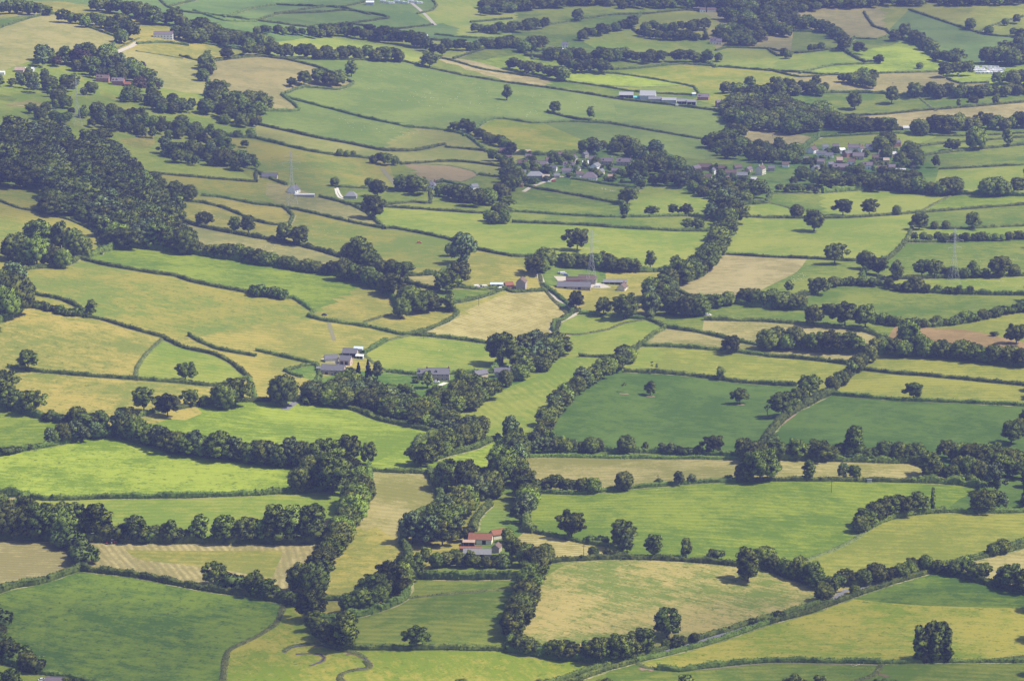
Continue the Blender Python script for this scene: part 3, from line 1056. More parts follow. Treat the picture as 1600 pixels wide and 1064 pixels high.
# ---------------------------------------------------------------- woods: kinds | height | spacing | name | outline
WOODS = """
ora|17|21|scattered trees of the upper hill|20,181 130,168 240,192 330,205 400,215 400,236 300,226 180,210 60,206
or|24|14|dark copse by the hill fields|342,160 400,165 425,186 400,206 350,196 312,176
rba|11|14|gardens of the middle village|780,248 830,245 880,250 930,258 985,268 1000,288 950,288 900,275 850,285 800,292 780,275
rba|10|15|gardens of the eastern village|1070,262 1110,262 1150,268 1185,272 1180,290 1120,290 1070,284
rba|10|15|gardens of the right village|1240,244 1290,238 1350,236 1400,240 1430,262 1420,278 1340,274 1250,276
oaw|17|15|trees in the lower farm garden|590,612 620,618 655,620 648,630 600,626
oorowa|32|18|big hillside wood|150,230 175,240 215,280 240,300 255,320 270,340 275,360 285,395 215,395 175,392 150,370 110,345 60,335 70,320 80,305 0,292 0,225 60,215 110,222
oarwu|22|12|upper wood on the hill|48,95 105,88 160,88 220,108 250,135 252,150 230,152 200,132 150,125 120,112 60,108
aorrw|19|12|wood round the brick villas|100,132 150,142 200,152 250,157 285,163 310,172 300,186 255,180 200,162 150,154 105,148
aorw|20|17|garden trees at the hill left|0,122 100,125 120,138 108,160 112,180 90,176 60,150 0,146
oraw|18|12|wood below the hill pylon|140,178 190,182 250,195 300,203 332,215 330,224 280,217 240,207 200,208 150,205
aorw|21|13|wood above the hill strip|248,238 300,240 345,235 390,248 412,268 380,272 330,268 290,262 262,252
orw|25|13|wood round the lower farm|480,622 505,610 545,604 578,610 592,626 620,634 645,636 662,646 700,658 705,670 680,674 620,655 560,640 480,630
orr|26|14|garden wood by the slate roofed house|705,616 735,612 765,612 768,622 735,640 705,652 672,644 662,630 680,620
aorw|27|14|dense wood left of the round paddock|805,548 835,540 862,542 898,552 870,562 845,582 812,596 800,590 808,570
orwr|21|12|village wood|905,234 945,226 975,230 1000,238 1040,248 1060,262 1100,290 1100,308 1075,300 1030,292 992,298 982,286 992,264 978,246 945,240 910,243
orr|19|12|wood between the villages|1100,235 1130,215 1160,225 1200,238 1240,243 1262,258 1240,262 1205,258 1170,252 1130,248
orw|22|12|wood under the eastern village|1100,304 1095,294 1140,296 1150,302 1190,302 1190,312 1160,322 1140,318 1110,310
or|20|12|big far wood behind the barns|1130,170 1150,158 1180,158 1230,165 1290,185 1310,200 1270,208 1240,215 1190,205 1150,200 1135,185
or|15|10|long far wood along the top|740,28 790,22 850,15 940,10 1000,18 1070,15 1150,22 1200,40 1250,22 1290,16 1370,12 1430,10 1600,10 1600,-20 820,-20 760,10
or|17|11|far wood at top right|1125,30 1160,30 1200,45 1240,50 1225,60 1180,55 1150,45
or|16|11|far wood by the hamlet|1120,50 1150,50 1180,60 1200,70 1150,75 1125,70
or|19|12|trees through the right village|1240,277 1300,279 1360,281 1425,280 1440,290 1330,296 1240,292
or|24|13|village oaks|1370,236 1385,225 1395,240 1380,255
or|20|11|trees right of the village|1400,230 1430,240 1438,265 1410,262
"""
# ================================================================= field materials
K = 0.55; KV = np.array((1.14, .94, .56)) * K
PAL = {  # visible colours of the ground cover (two tones mixed by the mottling)
 'dg': ('54782a', '70903a'), 'mg': ('66863a', '82984a'), 'bg': ('6c8e34', '88a444'), 'hg': ('7c9e3c', '9ab852'),
 'yg': ('84984a', '9aa858'), 'yg2': ('8fae58', 'a5b868'), 'og': ('7f9e48', '95aa58'), 'ol': ('8c9a56', 'a8ab68'), 'ol2': ('7c944c', '979f58'),
 'ol3': ('83965a', '94a06a'), 'yo': ('86a040', 'a5ae5a'), 'tj': ('869450', 'b2ac74'), 'tn': ('94965e', 'b0ac7c'), 'tn2': ('8c9260', 'a6a470'),
 'tn3': ('96966a', 'aba678'), 'tn4': ('9aa066', 'b2b07a'), 'st': ('a29e74', 'bfb890'), 'sb': ('aaa670', 'c8c290'), 'gd': ('90994e', 'b3ac62'),
 'cr': ('507634', '648842'), 'br': ('9c8862', 'b09a76'), 'br2': ('948c6c', 'a4987a'), 'sg': ('70904e', '809c5a'), 'fg': ('688e56', '789a60'),
 'fg2': ('64864e', '72925a'), 'lg': ('58803a', '74944a'), 'wd': ('3c5a28', '50683a'), 'vg': ('5c8438', '789048'),
}
def _grass_group():
    g = bpy.data.node_groups.new('FieldGround', 'ShaderNodeTree')
    for nm, ty in (('A', 'NodeSocketColor'), ('B', 'NodeSocketColor'), ('C', 'NodeSocketColor'), ('Rough', 'NodeSocketFloat'), ('Stripe', 'NodeSocketFloat'), ('Angle', 'NodeSocketFloat'), ('Pitch', 'NodeSocketFloat'), ('Seed', 'NodeSocketFloat')):
        g.interface.new_socket(nm, in_out='INPUT', socket_type=ty)
    g.interface.new_socket('Color', in_out='OUTPUT', socket_type='NodeSocketColor')
    g.interface.new_socket('Height', in_out='OUTPUT', socket_type='NodeSocketFloat')
    n = g.nodes; l = g.links
    gi = n.new('NodeGroupInput'); go = n.new('NodeGroupOutput')
    geo = n.new('ShaderNodeNewGeometry')
    off = n.new('ShaderNodeVectorMath'); off.operation = 'ADD'
    cmb = n.new('ShaderNodeCombineXYZ'); l.new(gi.outputs['Seed'], cmb.inputs[2]); l.new(geo.outputs['Position'], off.inputs[0]); l.new(cmb.outputs[0], off.inputs[1])
    # warped coordinates so edges of patches look ragged
    def noise(scale, detail, rough, vec, dist=0.0):
        x = n.new('ShaderNodeTexNoise'); x.inputs['Scale'].default_value = scale; x.inputs['Detail'].default_value = detail
        x.inputs['Roughness'].default_value = rough; x.inputs['Distortion'].default_value = dist; l.new(vec, x.inputs['Vector']); return x.outputs['Fac']
    rot = n.new('ShaderNodeVectorRotate'); rot.rotation_type = 'Z_AXIS'; l.new(off.outputs[0], rot.inputs['Vector']); l.new(gi.outputs['Angle'], rot.inputs['Angle'])
    st = n.new('ShaderNodeVectorMath'); st.operation = 'MULTIPLY'; st.inputs[1].default_value = (0.22, 1.0, 1.0); l.new(rot.outputs[0], st.inputs[0])
    def math_(op, a, b, clamp=False):
        m = n.new('ShaderNodeMath'); m.operation = op; m.use_clamp = clamp
        for i, v in enumerate((a, b)):
            if v is None: continue
            if isinstance(v, (int, float)): m.inputs[i].default_value = v
            else: l.new(v, m.inputs[i])
        return m.outputs[0]
    big = noise(1 / 75, 3, .5, off.outputs[0], .6)
    med = noise(1 / 9, 4, .6, off.outputs[0], .3)
    fine = noise(1 / 1.6, 3, .7, off.outputs[0])
    streak = noise(1 / 3.2, 4, .65, st.outputs[0], .2)
    tuft = noise(1 / 4.2, 4, .75, off.outputs[0], .5)
    s = math_('MULTIPLY', math_('SUBTRACT', big, .5), 3.8)
    s = math_('ADD', s, math_('MULTIPLY', math_('SUBTRACT', med, .5), 2.5))
    s = math_('ADD', s, math_('MULTIPLY', math_('SUBTRACT', streak, .5), 2.5))
    s = math_('ADD', s, math_('MULTIPLY', math_('SUBTRACT', fine, .5), 2.6))
    s = math_('ADD', s, .5, True)
    m1 = n.new('ShaderNodeMix'); m1.data_type = 'RGBA'; l.new(s, m1.inputs['Factor']); l.new(gi.outputs['A'], m1.inputs['A']); l.new(gi.outputs['B'], m1.inputs['B'])
    # rough tussocks
    t = n.new('ShaderNodeMapRange'); t.inputs['From Min'].default_value = .56; t.inputs['From Max'].default_value = .66; l.new(tuft, t.inputs['Value'])
    tm = math_('MULTIPLY', t.outputs[0], gi.outputs['Rough'], True)
    m2 = n.new('ShaderNodeMix'); m2.data_type = 'RGBA'; l.new(tm, m2.inputs['Factor']); l.new(m1.outputs['Result'], m2.inputs['A']); l.new(gi.outputs['C'], m2.inputs['B'])
    # swaths or drilled rows
    sepr = n.new('ShaderNodeSeparateXYZ'); l.new(rot.outputs[0], sepr.inputs[0])
    wob = math_('ADD', sepr.outputs[1], math_('MULTIPLY', big, 9.0))
    ph = math_('MULTIPLY', wob, math_('DIVIDE', 6.2832, gi.outputs['Pitch']))
    sn = math_('SINE', ph, None)
    sn = math_('MULTIPLY', math_('ADD', sn, math_('MULTIPLY', math_('SUBTRACT', fine, .5), 1.6)), .5)
    sn = math_('MULTIPLY', math_('ADD', sn, .5, True), gi.outputs['Stripe'], True)
    m3 = n.new('ShaderNodeMix'); m3.data_type = 'RGBA'; l.new(sn, m3.inputs['Factor']); l.new(m2.outputs['Result'], m3.inputs['A']); l.new(gi.outputs['C'], m3.inputs['B'])
    l.new(m3.outputs['Result'], go.inputs['Color'])
    hh = math_('ADD', math_('MULTIPLY', fine, .5), math_('MULTIPLY', tuft, .6)); hh = math_('ADD', hh, math_('MULTIPLY', sn, .8))
    l.new(hh, go.inputs['Height'])
    return g
GRASS = _grass_group()
def field_mat(pal, style, ang, seed):
    m = bpy.data.materials.new('field_' + pal); m.use_nodes = True
    nt = m.node_tree; b = nt.nodes['Principled BSDF']; g = nt.nodes.new('ShaderNodeGroup'); g.node_tree = GRASS
    a, c = (np.array(lin(x)) * (KV * (.90, 1.0, 1.22) if pal in ('tn', 'tn2', 'tn3', 'tn4', 'st', 'sb', 'gd', 'tj', 'br', 'br2') else KV) for x in PAL[pal])
    j = 1 + (random.random() - .5) * .10; mean = (a + c) / 2; a = mean + (a - mean) * 1.5; c = mean + (c - mean) * 1.5; a = np.maximum(a, .01)
    g.inputs['A'].default_value = (*(a * j), 1); g.inputs['B'].default_value = (*(c * j), 1)
    dark = a * .66
    if style == 's': dark = a * .80
    if style == 'c': dark = a * .60
    g.inputs['C'].default_value = (*dark, 1)
    g.inputs['Rough'].default_value = {'g': .35, 'r': .95, 's': .1, 'c': .15}[style]
    g.inputs['Stripe'].default_value = {'g': .26, 'r': .10, 's': .6, 'c': .55}[style]
    g.inputs['Pitch'].default_value = {'g': 7, 'r': 9, 's': 4.2, 'c': 3.1}[style]
    g.inputs['Angle'].default_value = R(ang) ; g.inputs['Seed'].default_value = seed * 13.7
    nt.links.new(g.outputs['Color'], b.inputs['Base Color'])
    bp = nt.nodes.new('ShaderNodeBump'); bp.inputs['Strength'].default_value = .5; bp.inputs['Distance'].default_value = .5
    nt.links.new(g.outputs['Height'], bp.inputs['Height']); nt.links.new(bp.outputs[0], b.inputs['Normal'])
    b.inputs['Roughness'].default_value = 1; b.inputs['Specular IOR Level'].default_value = .08
    return m

# ================================================================= the ground cut into fields
L = parse_lines()
close_gaps(L, snap_lines(L))
def densify(p, step=7.0):
    out = [p[0]]
    for a, b in zip(p[:-1], p[1:]):
        n = max(1, int(math.hypot(a[0] - b[0], a[1] - b[1]) / step))
        out += [(a[0] + (b[0] - a[0]) * i / n, a[1] + (b[1] - a[1]) * i / n) for i in range(1, n + 1)]
    return out
def smooth_line(p, closed=False):
    """Catmull-Rom through the traced points, so boundaries bend instead of kink"""
    if len(p) < 3: return list(p)
    q = [p[0]]; P = [np.array(a) for a in p]
    for i in range(len(P) - 1):
        a = P[max(0, i - 1)]; b = P[i]; c = P[i + 1]; d = P[min(len(P) - 1, i + 2)]
        n = max(1, int(np.hypot(*(c - b)) / 9))
        for k in range(1, n + 1):
            t = k / n
            w = .5 * ((2 * b) + (-a + c) * t + (2 * a - 5 * b + 4 * c - d) * t * t + (-a + 3 * b - 3 * c + d) * t ** 3)
            q.append(tuple(.7 * w + .3 * (b + (c - b) * t)) if 0 < t < 1 else tuple(c))
    return q
M_L, M_R, M_T, M_B = -190.0, 1790.0, -60.0, 1128.0
def clip_pt(a): return (min(max(a[0], M_L + 3), M_R - 3), min(max(a[1], M_T + 3), M_B - 3))
for ln in L:
    ln[2] = [clip_pt(a) for a in ln[2]]
    ln.append(densify(smooth_line(ln[2])))
pts2, edges = [], []
for ln in L:
    w = ground([a[0] for a in ln[3]], [a[1] for a in ln[3]])
    ln.append(w)
    base = len(pts2); pts2 += [(x, y) for x, y, _ in w]
    edges += [(base + i, base + i + 1) for i in range(len(w) - 1)]
fr = densify([(M_L, M_T), (M_R, M_T), (M_R, M_B), (M_L, M_B), (M_L, M_T)], 30)[:-1]
w = ground([a[0] for a in fr], [a[1] for a in fr]); base = len(pts2)
FRAME_W = w.copy()
pts2 += [(x, y) for x, y, _ in w]; edges += [(base + i, base + (i + 1) % len(w)) for i in range(len(w))]
# inner points
ys = np.arange(1450, 6400, 11.0); G = []
for i, y in enumerate(ys):
    st = 11.0
    xs = np.arange(-1400, 1400, st) + (st / 2 if i % 2 else 0)
    G.append(np.stack([xs, np.full_like(xs, y)], 1))
G = np.concatenate(G); G += (rng.random(G.shape) - .5) * 3
pj = project(np.column_stack([G, H(G[:, 0], G[:, 1])]))
ok = (pj[:, 0] > M_L + 6) & (pj[:, 0] < M_R - 6) & (pj[:, 1] > M_T + 3) & (pj[:, 1] < M_B - 4)
G = G[ok]
pts2 += [tuple(a) for a in G]
vc, ec, fc, ov, oe, of = delaunay_2d_cdt([Vector(p) for p in pts2], edges, [], 0, 1e-4, True)
V2 = np.array([tuple(v) for v in vc]); FC = np.array([f for f in fc if len(f) == 3], dtype=np.int32)
V3 = np.column_stack([V2, H(V2[:, 0], V2[:, 1])])
cons = set()
for e, o in zip(ec, oe):
    if o: cons.add((min(e), max(e)))
cen = V3[FC].mean(1); cpx = project(cen)
inside = (cpx[:, 0] > M_L - 1) & (cpx[:, 0] < M_R + 1) & (cpx[:, 1] > M_T - 1)
emap = {}
for fi, f in enumerate(FC):
    for a, b in ((f[0], f[1]), (f[1], f[2]), (f[2], f[0])):
        emap.setdefault((min(a, b), max(a, b)), []).append(fi)
adj = [[] for _ in range(len(FC))]; walls_adj = [[] for _ in range(len(FC))]
for e, fs in emap.items():
    if len(fs) == 2:
        (walls_adj if e in cons else adj)[fs[0]].append(fs[1]); (walls_adj if e in cons else adj)[fs[1]].append(fs[0])
import heapq
FLD = []
for l in FIELDS.strip().splitlines():
    xy, pal, st, ang, nm = l.split('|'); x, y = map(float, xy.split(','))
    FLD.append(dict(x=x, y=y, pal=pal, style=st, ang=float(ang), name=nm))
lab = np.full(len(FC), -1); dist = np.full(len(FC), 1e9); pq = []
for i, f in enumerate(FLD):
    k = int(np.argmin((cpx[:, 0] - f['x']) ** 2 + ((cpx[:, 1] - f['y']) * 2) ** 2))
    heapq.heappush(pq, (0.0, k, i)); dist[k] = 0
while pq:
    d, k, i = heapq.heappop(pq)
    if lab[k] >= 0: continue
    lab[k] = i
    for a in adj[k]:
        if lab[a] < 0:
            nd = d + math.hypot(cpx[k, 0] - cpx[a, 0], (cpx[k, 1] - cpx[a, 1]) * 2.5)
            if nd < dist[a]: dist[a] = nd; heapq.heappush(pq, (nd, a, i))
# pieces without a seed join the neighbour they share most boundary with
seen = lab >= 0
for s0 in range(len(FC)):
    if seen[s0]: continue
    comp = [s0]; seen[s0] = True; nb = {}
    for k in comp:
        for a in adj[k]:
            if not seen[a]: seen[a] = True; comp.append(a)
        for a in walls_adj[k]:
            if lab[a] >= 0: nb[lab[a]] = nb.get(lab[a], 0) + 1
    v = max(nb, key=nb.get) if nb else 0
    for k in comp: lab[k] = v
for i, f in enumerate(FLD):
    m = lab == i
    if not m.any(): continue
    T = FC[m]; u, inv = np.unique(T, return_inverse=True); T = inv.reshape(T.shape)
    P = V3[u]
    a, b, c = P[T[:, 0]], P[T[:, 1]], P[T[:, 2]]
    nz = (b[:, 0] - a[:, 0]) * (c[:, 1] - a[:, 1]) - (b[:, 1] - a[:, 1]) * (c[:, 0] - a[:, 0])
    T[nz < 0] = T[nz < 0][:, ::-1]
    me = np_mesh('field', P, T, mat=field_mat(f['pal'], f['style'], f['ang'], i), smooth=True)
    o = link('field', me); tag(o, f['name'], kind='structure')
def field_at(px, py):
    k = int(np.argmin((cpx[:, 0] - px) ** 2 + ((cpx[:, 1] - py) * 2) ** 2)); return int(lab[k])

# the country beyond, one sheet out to the horizon
def outer_sheet():
    xs = np.concatenate([np.arange(-12000, -2400, 400), np.arange(-2400, 2400, 60), np.arange(2400, 12001, 400)]).astype(float)
    yy = np.concatenate([np.arange(-2000, 800, 200), np.arange(800, 7000, 60), np.arange(7000, 20001, 500)]).astype(float)
    X, Y = np.meshgrid(xs, yy); Z = H(X, Y) - 2.5
    n, mcols = X.shape
    V = np.column_stack([X.ravel(), Y.ravel(), Z.ravel()])
    idx = np.arange(n * mcols).reshape(n, mcols)
    Q = np.stack([idx[:-1, :-1], idx[:-1, 1:], idx[1:, 1:], idx[1:, :-1]], -1).reshape(-1, 4)
    # keep it under the traced country
    m = bpy.data.materials.new('countryside'); m.use_nodes = True; nt = m.node_tree; nn = nt.nodes; ll = nt.links; b = nn['Principled BSDF']
    geo = nn.new('ShaderNodeNewGeometry'); nz = nn.new('ShaderNodeTexNoise'); nz.inputs['Scale'].default_value = 1 / 120
    mp = nn.new('ShaderNodeVectorMath'); mp.operation = 'MULTIPLY'; mp.inputs[1].default_value = (1 / 190, 1 / 130, 0)
    mixv = nn.new('ShaderNodeMix'); mixv.data_type = 'VECTOR'; mixv.inputs['Factor'].default_value = .12
    ll.new(geo.outputs['Position'], mp.inputs[0]); ll.new(geo.outputs['Position'], nz.inputs['Vector'])
    ll.new(mp.outputs[0], mixv.inputs['A']); ll.new(nz.outputs['Color'], mixv.inputs['B'])
    vo = nn.new('ShaderNodeTexVoronoi'); vo.inputs['Scale'].default_value = 1.0; ll.new(mixv.outputs['Result'], vo.inputs['Vector'])
    ve = nn.new('ShaderNodeTexVoronoi'); ve.feature = 'DISTANCE_TO_EDGE'; ve.inputs['Scale'].default_value = 1.0; ll.new(mixv.outputs['Result'], ve.inputs['Vector'])
    cr = nn.new('ShaderNodeValToRGB'); cr.color_ramp.interpolation = 'CONSTANT'
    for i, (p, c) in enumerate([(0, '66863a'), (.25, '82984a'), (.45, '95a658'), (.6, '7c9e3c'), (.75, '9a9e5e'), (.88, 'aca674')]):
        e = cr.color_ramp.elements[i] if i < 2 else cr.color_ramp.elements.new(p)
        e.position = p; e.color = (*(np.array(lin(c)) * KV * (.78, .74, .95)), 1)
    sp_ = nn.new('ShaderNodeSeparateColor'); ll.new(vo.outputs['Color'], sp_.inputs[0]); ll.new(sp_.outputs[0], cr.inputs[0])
    mr = nn.new('ShaderNodeMapRange'); mr.inputs['From Min'].default_value = .012; mr.inputs['From Max'].default_value = .02; ll.new(ve.outputs['Distance'], mr.inputs['Value'])
    mx = nn.new('ShaderNodeMix'); mx.data_type = 'RGBA'; mx.inputs['A'].default_value = (.03, .05, .015, 1)
    ll.new(mr.outputs[0], mx.inputs['Factor']); 
    gg = nn.new('ShaderNodeGroup'); gg.node_tree = GRASS; vm = nn.new('ShaderNodeVectorMath'); vm.operation = 'SCALE'; vm.inputs['Scale'].default_value = .68
    vp = nn.new('ShaderNodeVectorMath'); vp.operation = 'SCALE'; vp.inputs['Scale'].default_value = 1.25
    ll.new(cr.outputs[0], vm.inputs[0]); ll.new(cr.outputs[0], vp.inputs[0]); ll.new(vm.outputs[0], gg.inputs['A']); ll.new(vp.outputs[0], gg.inputs['B']); ll.new(vm.outputs[0], gg.inputs['C'])
    gg.inputs['Rough'].default_value = .5; gg.inputs['Pitch'].default_value = 8; ll.new(gg.outputs['Color'], mx.inputs['B']); ll.new(mx.outputs['Result'], b.inputs['Base Color'])
    b.inputs['Roughness'].default_value = 1; b.inputs['Specular IOR Level'].default_value = .05
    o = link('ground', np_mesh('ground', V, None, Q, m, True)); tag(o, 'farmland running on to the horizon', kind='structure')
outer_sheet()
# ================================================================= foliage
def leaf_mat(name, dark, light, var=.25):
    m = bpy.data.materials.new(name); m.use_nodes = True; nt = m.node_tree; n = nt.nodes; l = nt.links; b = n['Principled BSDF']
    tc = n.new('ShaderNodeTexCoord'); oi = n.new('ShaderNodeObjectInfo'); geo = n.new('ShaderNodeNewGeometry')
    ns = n.new('ShaderNodeTexNoise'); ns.inputs['Scale'].default_value = .22; ns.inputs['Detail'].default_value = 4; l.new(geo.outputs['Position'], ns.inputs['Vector'])
    mr = n.new('ShaderNodeMapRange'); mr.inputs['From Min'].default_value = .32; mr.inputs['From Max'].default_value = .68; l.new(ns.outputs['Fac'], mr.inputs['Value'])
    ad = n.new('ShaderNodeMath'); ad.operation = 'MULTIPLY_ADD'; l.new(oi.outputs['Random'], ad.inputs[0]); ad.inputs[1].default_value = .7; ad.inputs[2].default_value = -.35
    a2 = n.new('ShaderNodeMath'); a2.operation = 'ADD'; a2.use_clamp = True; l.new(mr.outputs[0], a2.inputs[0]); l.new(ad.outputs[0], a2.inputs[1])
    mx = n.new('ShaderNodeMix'); mx.data_type = 'RGBA'; mx.inputs['A'].default_value = (*dark, 1); mx.inputs['B'].default_value = (*light, 1); l.new(a2.outputs[0], mx.inputs['Factor'])
    hs = n.new('ShaderNodeHueSaturation'); l.new(mx.outputs['Result'], hs.inputs['Color'])
    hv = n.new('ShaderNodeMath'); hv.operation = 'MULTIPLY_ADD'; l.new(oi.outputs['Random'], hv.inputs[0]); hv.inputs[1].default_value = .05; hv.inputs[2].default_value = .475; l.new(hv.outputs[0], hs.inputs['Hue'])
    vv = n.new('ShaderNodeMath'); vv.operation = 'FRACT'; v0 = n.new('ShaderNodeMath'); v0.operation = 'MULTIPLY'; v0.inputs[1].default_value = 7.31; l.new(oi.outputs['Random'], v0.inputs[0]); l.new(v0.outputs[0], vv.inputs[0])
    v1 = n.new('ShaderNodeMath'); v1.operation = 'MULTIPLY_ADD'; v1.inputs[1].default_value = 2 * var; v1.inputs[2].default_value = 1 - var; l.new(vv.outputs[0], v1.inputs[0]); l.new(v1.outputs[0], hs.inputs['Value'])
    l.new(hs.outputs[0], b.inputs['Base Color']); b.inputs['Roughness'].default_value = .75; b.inputs['Specular IOR Level'].default_value = .15
    tr = n.new('ShaderNodeBsdfTranslucent'); l.new(hs.outputs[0], tr.inputs['Color']); ms = n.new('ShaderNodeAddShader')
    l.new(b.outputs[0], ms.inputs[0]); l.new(tr.outputs[0], ms.inputs[1]); l.new(ms.outputs[0], n['Material Output'].inputs['Surface'])
    return m
M_OAK = leaf_mat('oak_leaves', (.042, .060, .006), (.140, .164, .015), .36)
M_ASH = leaf_mat('ash_leaves', (.062, .090, .012), (.180, .215, .028), .3)
M_WIL = leaf_mat('willow_leaves', (.060, .088, .026), (.150, .185, .062))
M_CON = leaf_mat('conifer_needles', (.014, .030, .014), (.035, .060, .028))
M_COP = leaf_mat('copper_leaves', (.040, .030, .022), (.095, .062, .036))
M_HDG = leaf_mat('hedge_leaves', (.030, .048, .007), (.105, .132, .018), .25)
M_BNK = leaf_mat('bank_grass', (.048, .064, .014), (.115, .125, .032), .12)
M_BARK = mat_plain('bark', (.085, .068, .050)); M_DEAD = mat_plain('dead_wood', (.20, .17, .14))

_ico = {}
def ico(sub):
    if sub in _ico: return _ico[sub]
    bm = bmesh.new(); bmesh.ops.create_icosphere(bm, subdivisions=sub, radius=1.0)
    V = np.array([v.co[:] for v in bm.verts]); T = np.array([[v.index for v in f.verts] for f in bm.faces], dtype=np.int32); bm.free()
    _ico[sub] = (V, T); return _ico[sub]
import bmesh
def crown_arrays(r, lumps, sub=2, leaves=45, leaf=.035, rough=.22, flat=1.0):
    """lumps: list of (centre, radii).  dark lumpy cores wrapped in small leaf sprays"""
    V0, T0 = ico(sub); Vs, Ts, Qs = [], [], []; nv = 0; LV = []; NC, NL = [], []; cc = np.array((0, 0, .42))
    un = lambda a: a / (np.linalg.norm(a, axis=-1, keepdims=True) + 1e-9)
    for c, rad in lumps:
        c = np.array(c); rad = np.array(rad)
        ph = r.random(3) * 9
        d = 1 + rough * (np.sin(V0[:, 0] * 5 + ph[0]) * np.sin(V0[:, 1] * 5.3 + ph[1]) + np.sin(V0[:, 2] * 4.7 + ph[2]) * .6 + (r.random(len(V0)) - .5) * .9)
        Vs.append(c + V0 * d[:, None] * rad * .86); Ts.append(T0 + nv); nv += len(V0); NC.append(un(V0 * .8 + un(Vs[-1] - cc) * .6 + (0, 0, .3)))
        k = int(leaves)
        if k:
            n = r.normal(size=(k, 3)); n /= np.linalg.norm(n, axis=1)[:, None]
            n[:, 2] = np.where(n[:, 2] < -.35, -n[:, 2], n[:, 2])
            p = c + n * rad * (0.90 + .20 * r.random((k, 1)))
            t = np.cross(n, r.normal(size=(k, 3))); t /= np.linalg.norm(t, axis=1)[:, None] + 1e-9
            nn = n + r.normal(size=(k, 3)) * .55; bta = np.cross(nn, t); bta /= np.linalg.norm(bta, axis=1)[:, None] + 1e-9
            s = leaf * (.6 + .9 * r.random((k, 1)))
            q = np.stack([p - t * s, p + bta * s * .8, p + t * s, p - bta * s * .8], 1).reshape(-1, 3)
            gn = np.cross(t, bta); fl = (gn * n).sum(1) < 0; q = q.reshape(-1, 4, 3); q[fl] = q[fl][:, ::-1]; q = q.reshape(-1, 3)
            LV.append(q); NL.append(np.repeat(un(n * .7 + un(p - cc) * .6 + r.normal(size=(k, 3)) * .18 + (0, 0, .35)), 4, axis=0))
    V = np.concatenate(Vs); T = np.concatenate(Ts)
    if LV:
        q = np.concatenate(LV); Q = np.arange(len(q)).reshape(-1, 4) + len(V); V = np.concatenate([V, q])
    else: Q = None
    global LAST_N; LAST_N = np.concatenate(NC + NL)
    return V, T, Q

def tube(pts, rads, n=6):
    V, Q = [], []
    for i, (p, rr) in enumerate(zip(pts, rads)):
        p = np.array(p, float); a = np.array(pts[min(i + 1, len(pts) - 1)], float) - np.array(pts[max(i - 1, 0)], float)
        a /= np.linalg.norm(a) + 1e-9; u = np.cross(a, (0.3, 1, .2)); u /= np.linalg.norm(u) + 1e-9; v = np.cross(a, u)
        for k in range(n):
            th = 2 * math.pi * k / n; V.append(p + rr * (u * math.cos(th) + v * math.sin(th)))
    for i in range(len(pts) - 1):
        for k in range(n): Q.append((i * n + k, i * n + (k + 1) % n, (i + 1) * n + (k + 1) % n, (i + 1) * n + k))
    return np.array(V), np.array(Q, dtype=np.int32)
def join_tubes(tubes):
    Vs, Qs, nv = [], [], 0
    for V, Q in tubes: Vs.append(V); Qs.append(Q + nv); nv += len(V)
    return np.concatenate(Vs), np.concatenate(Qs)

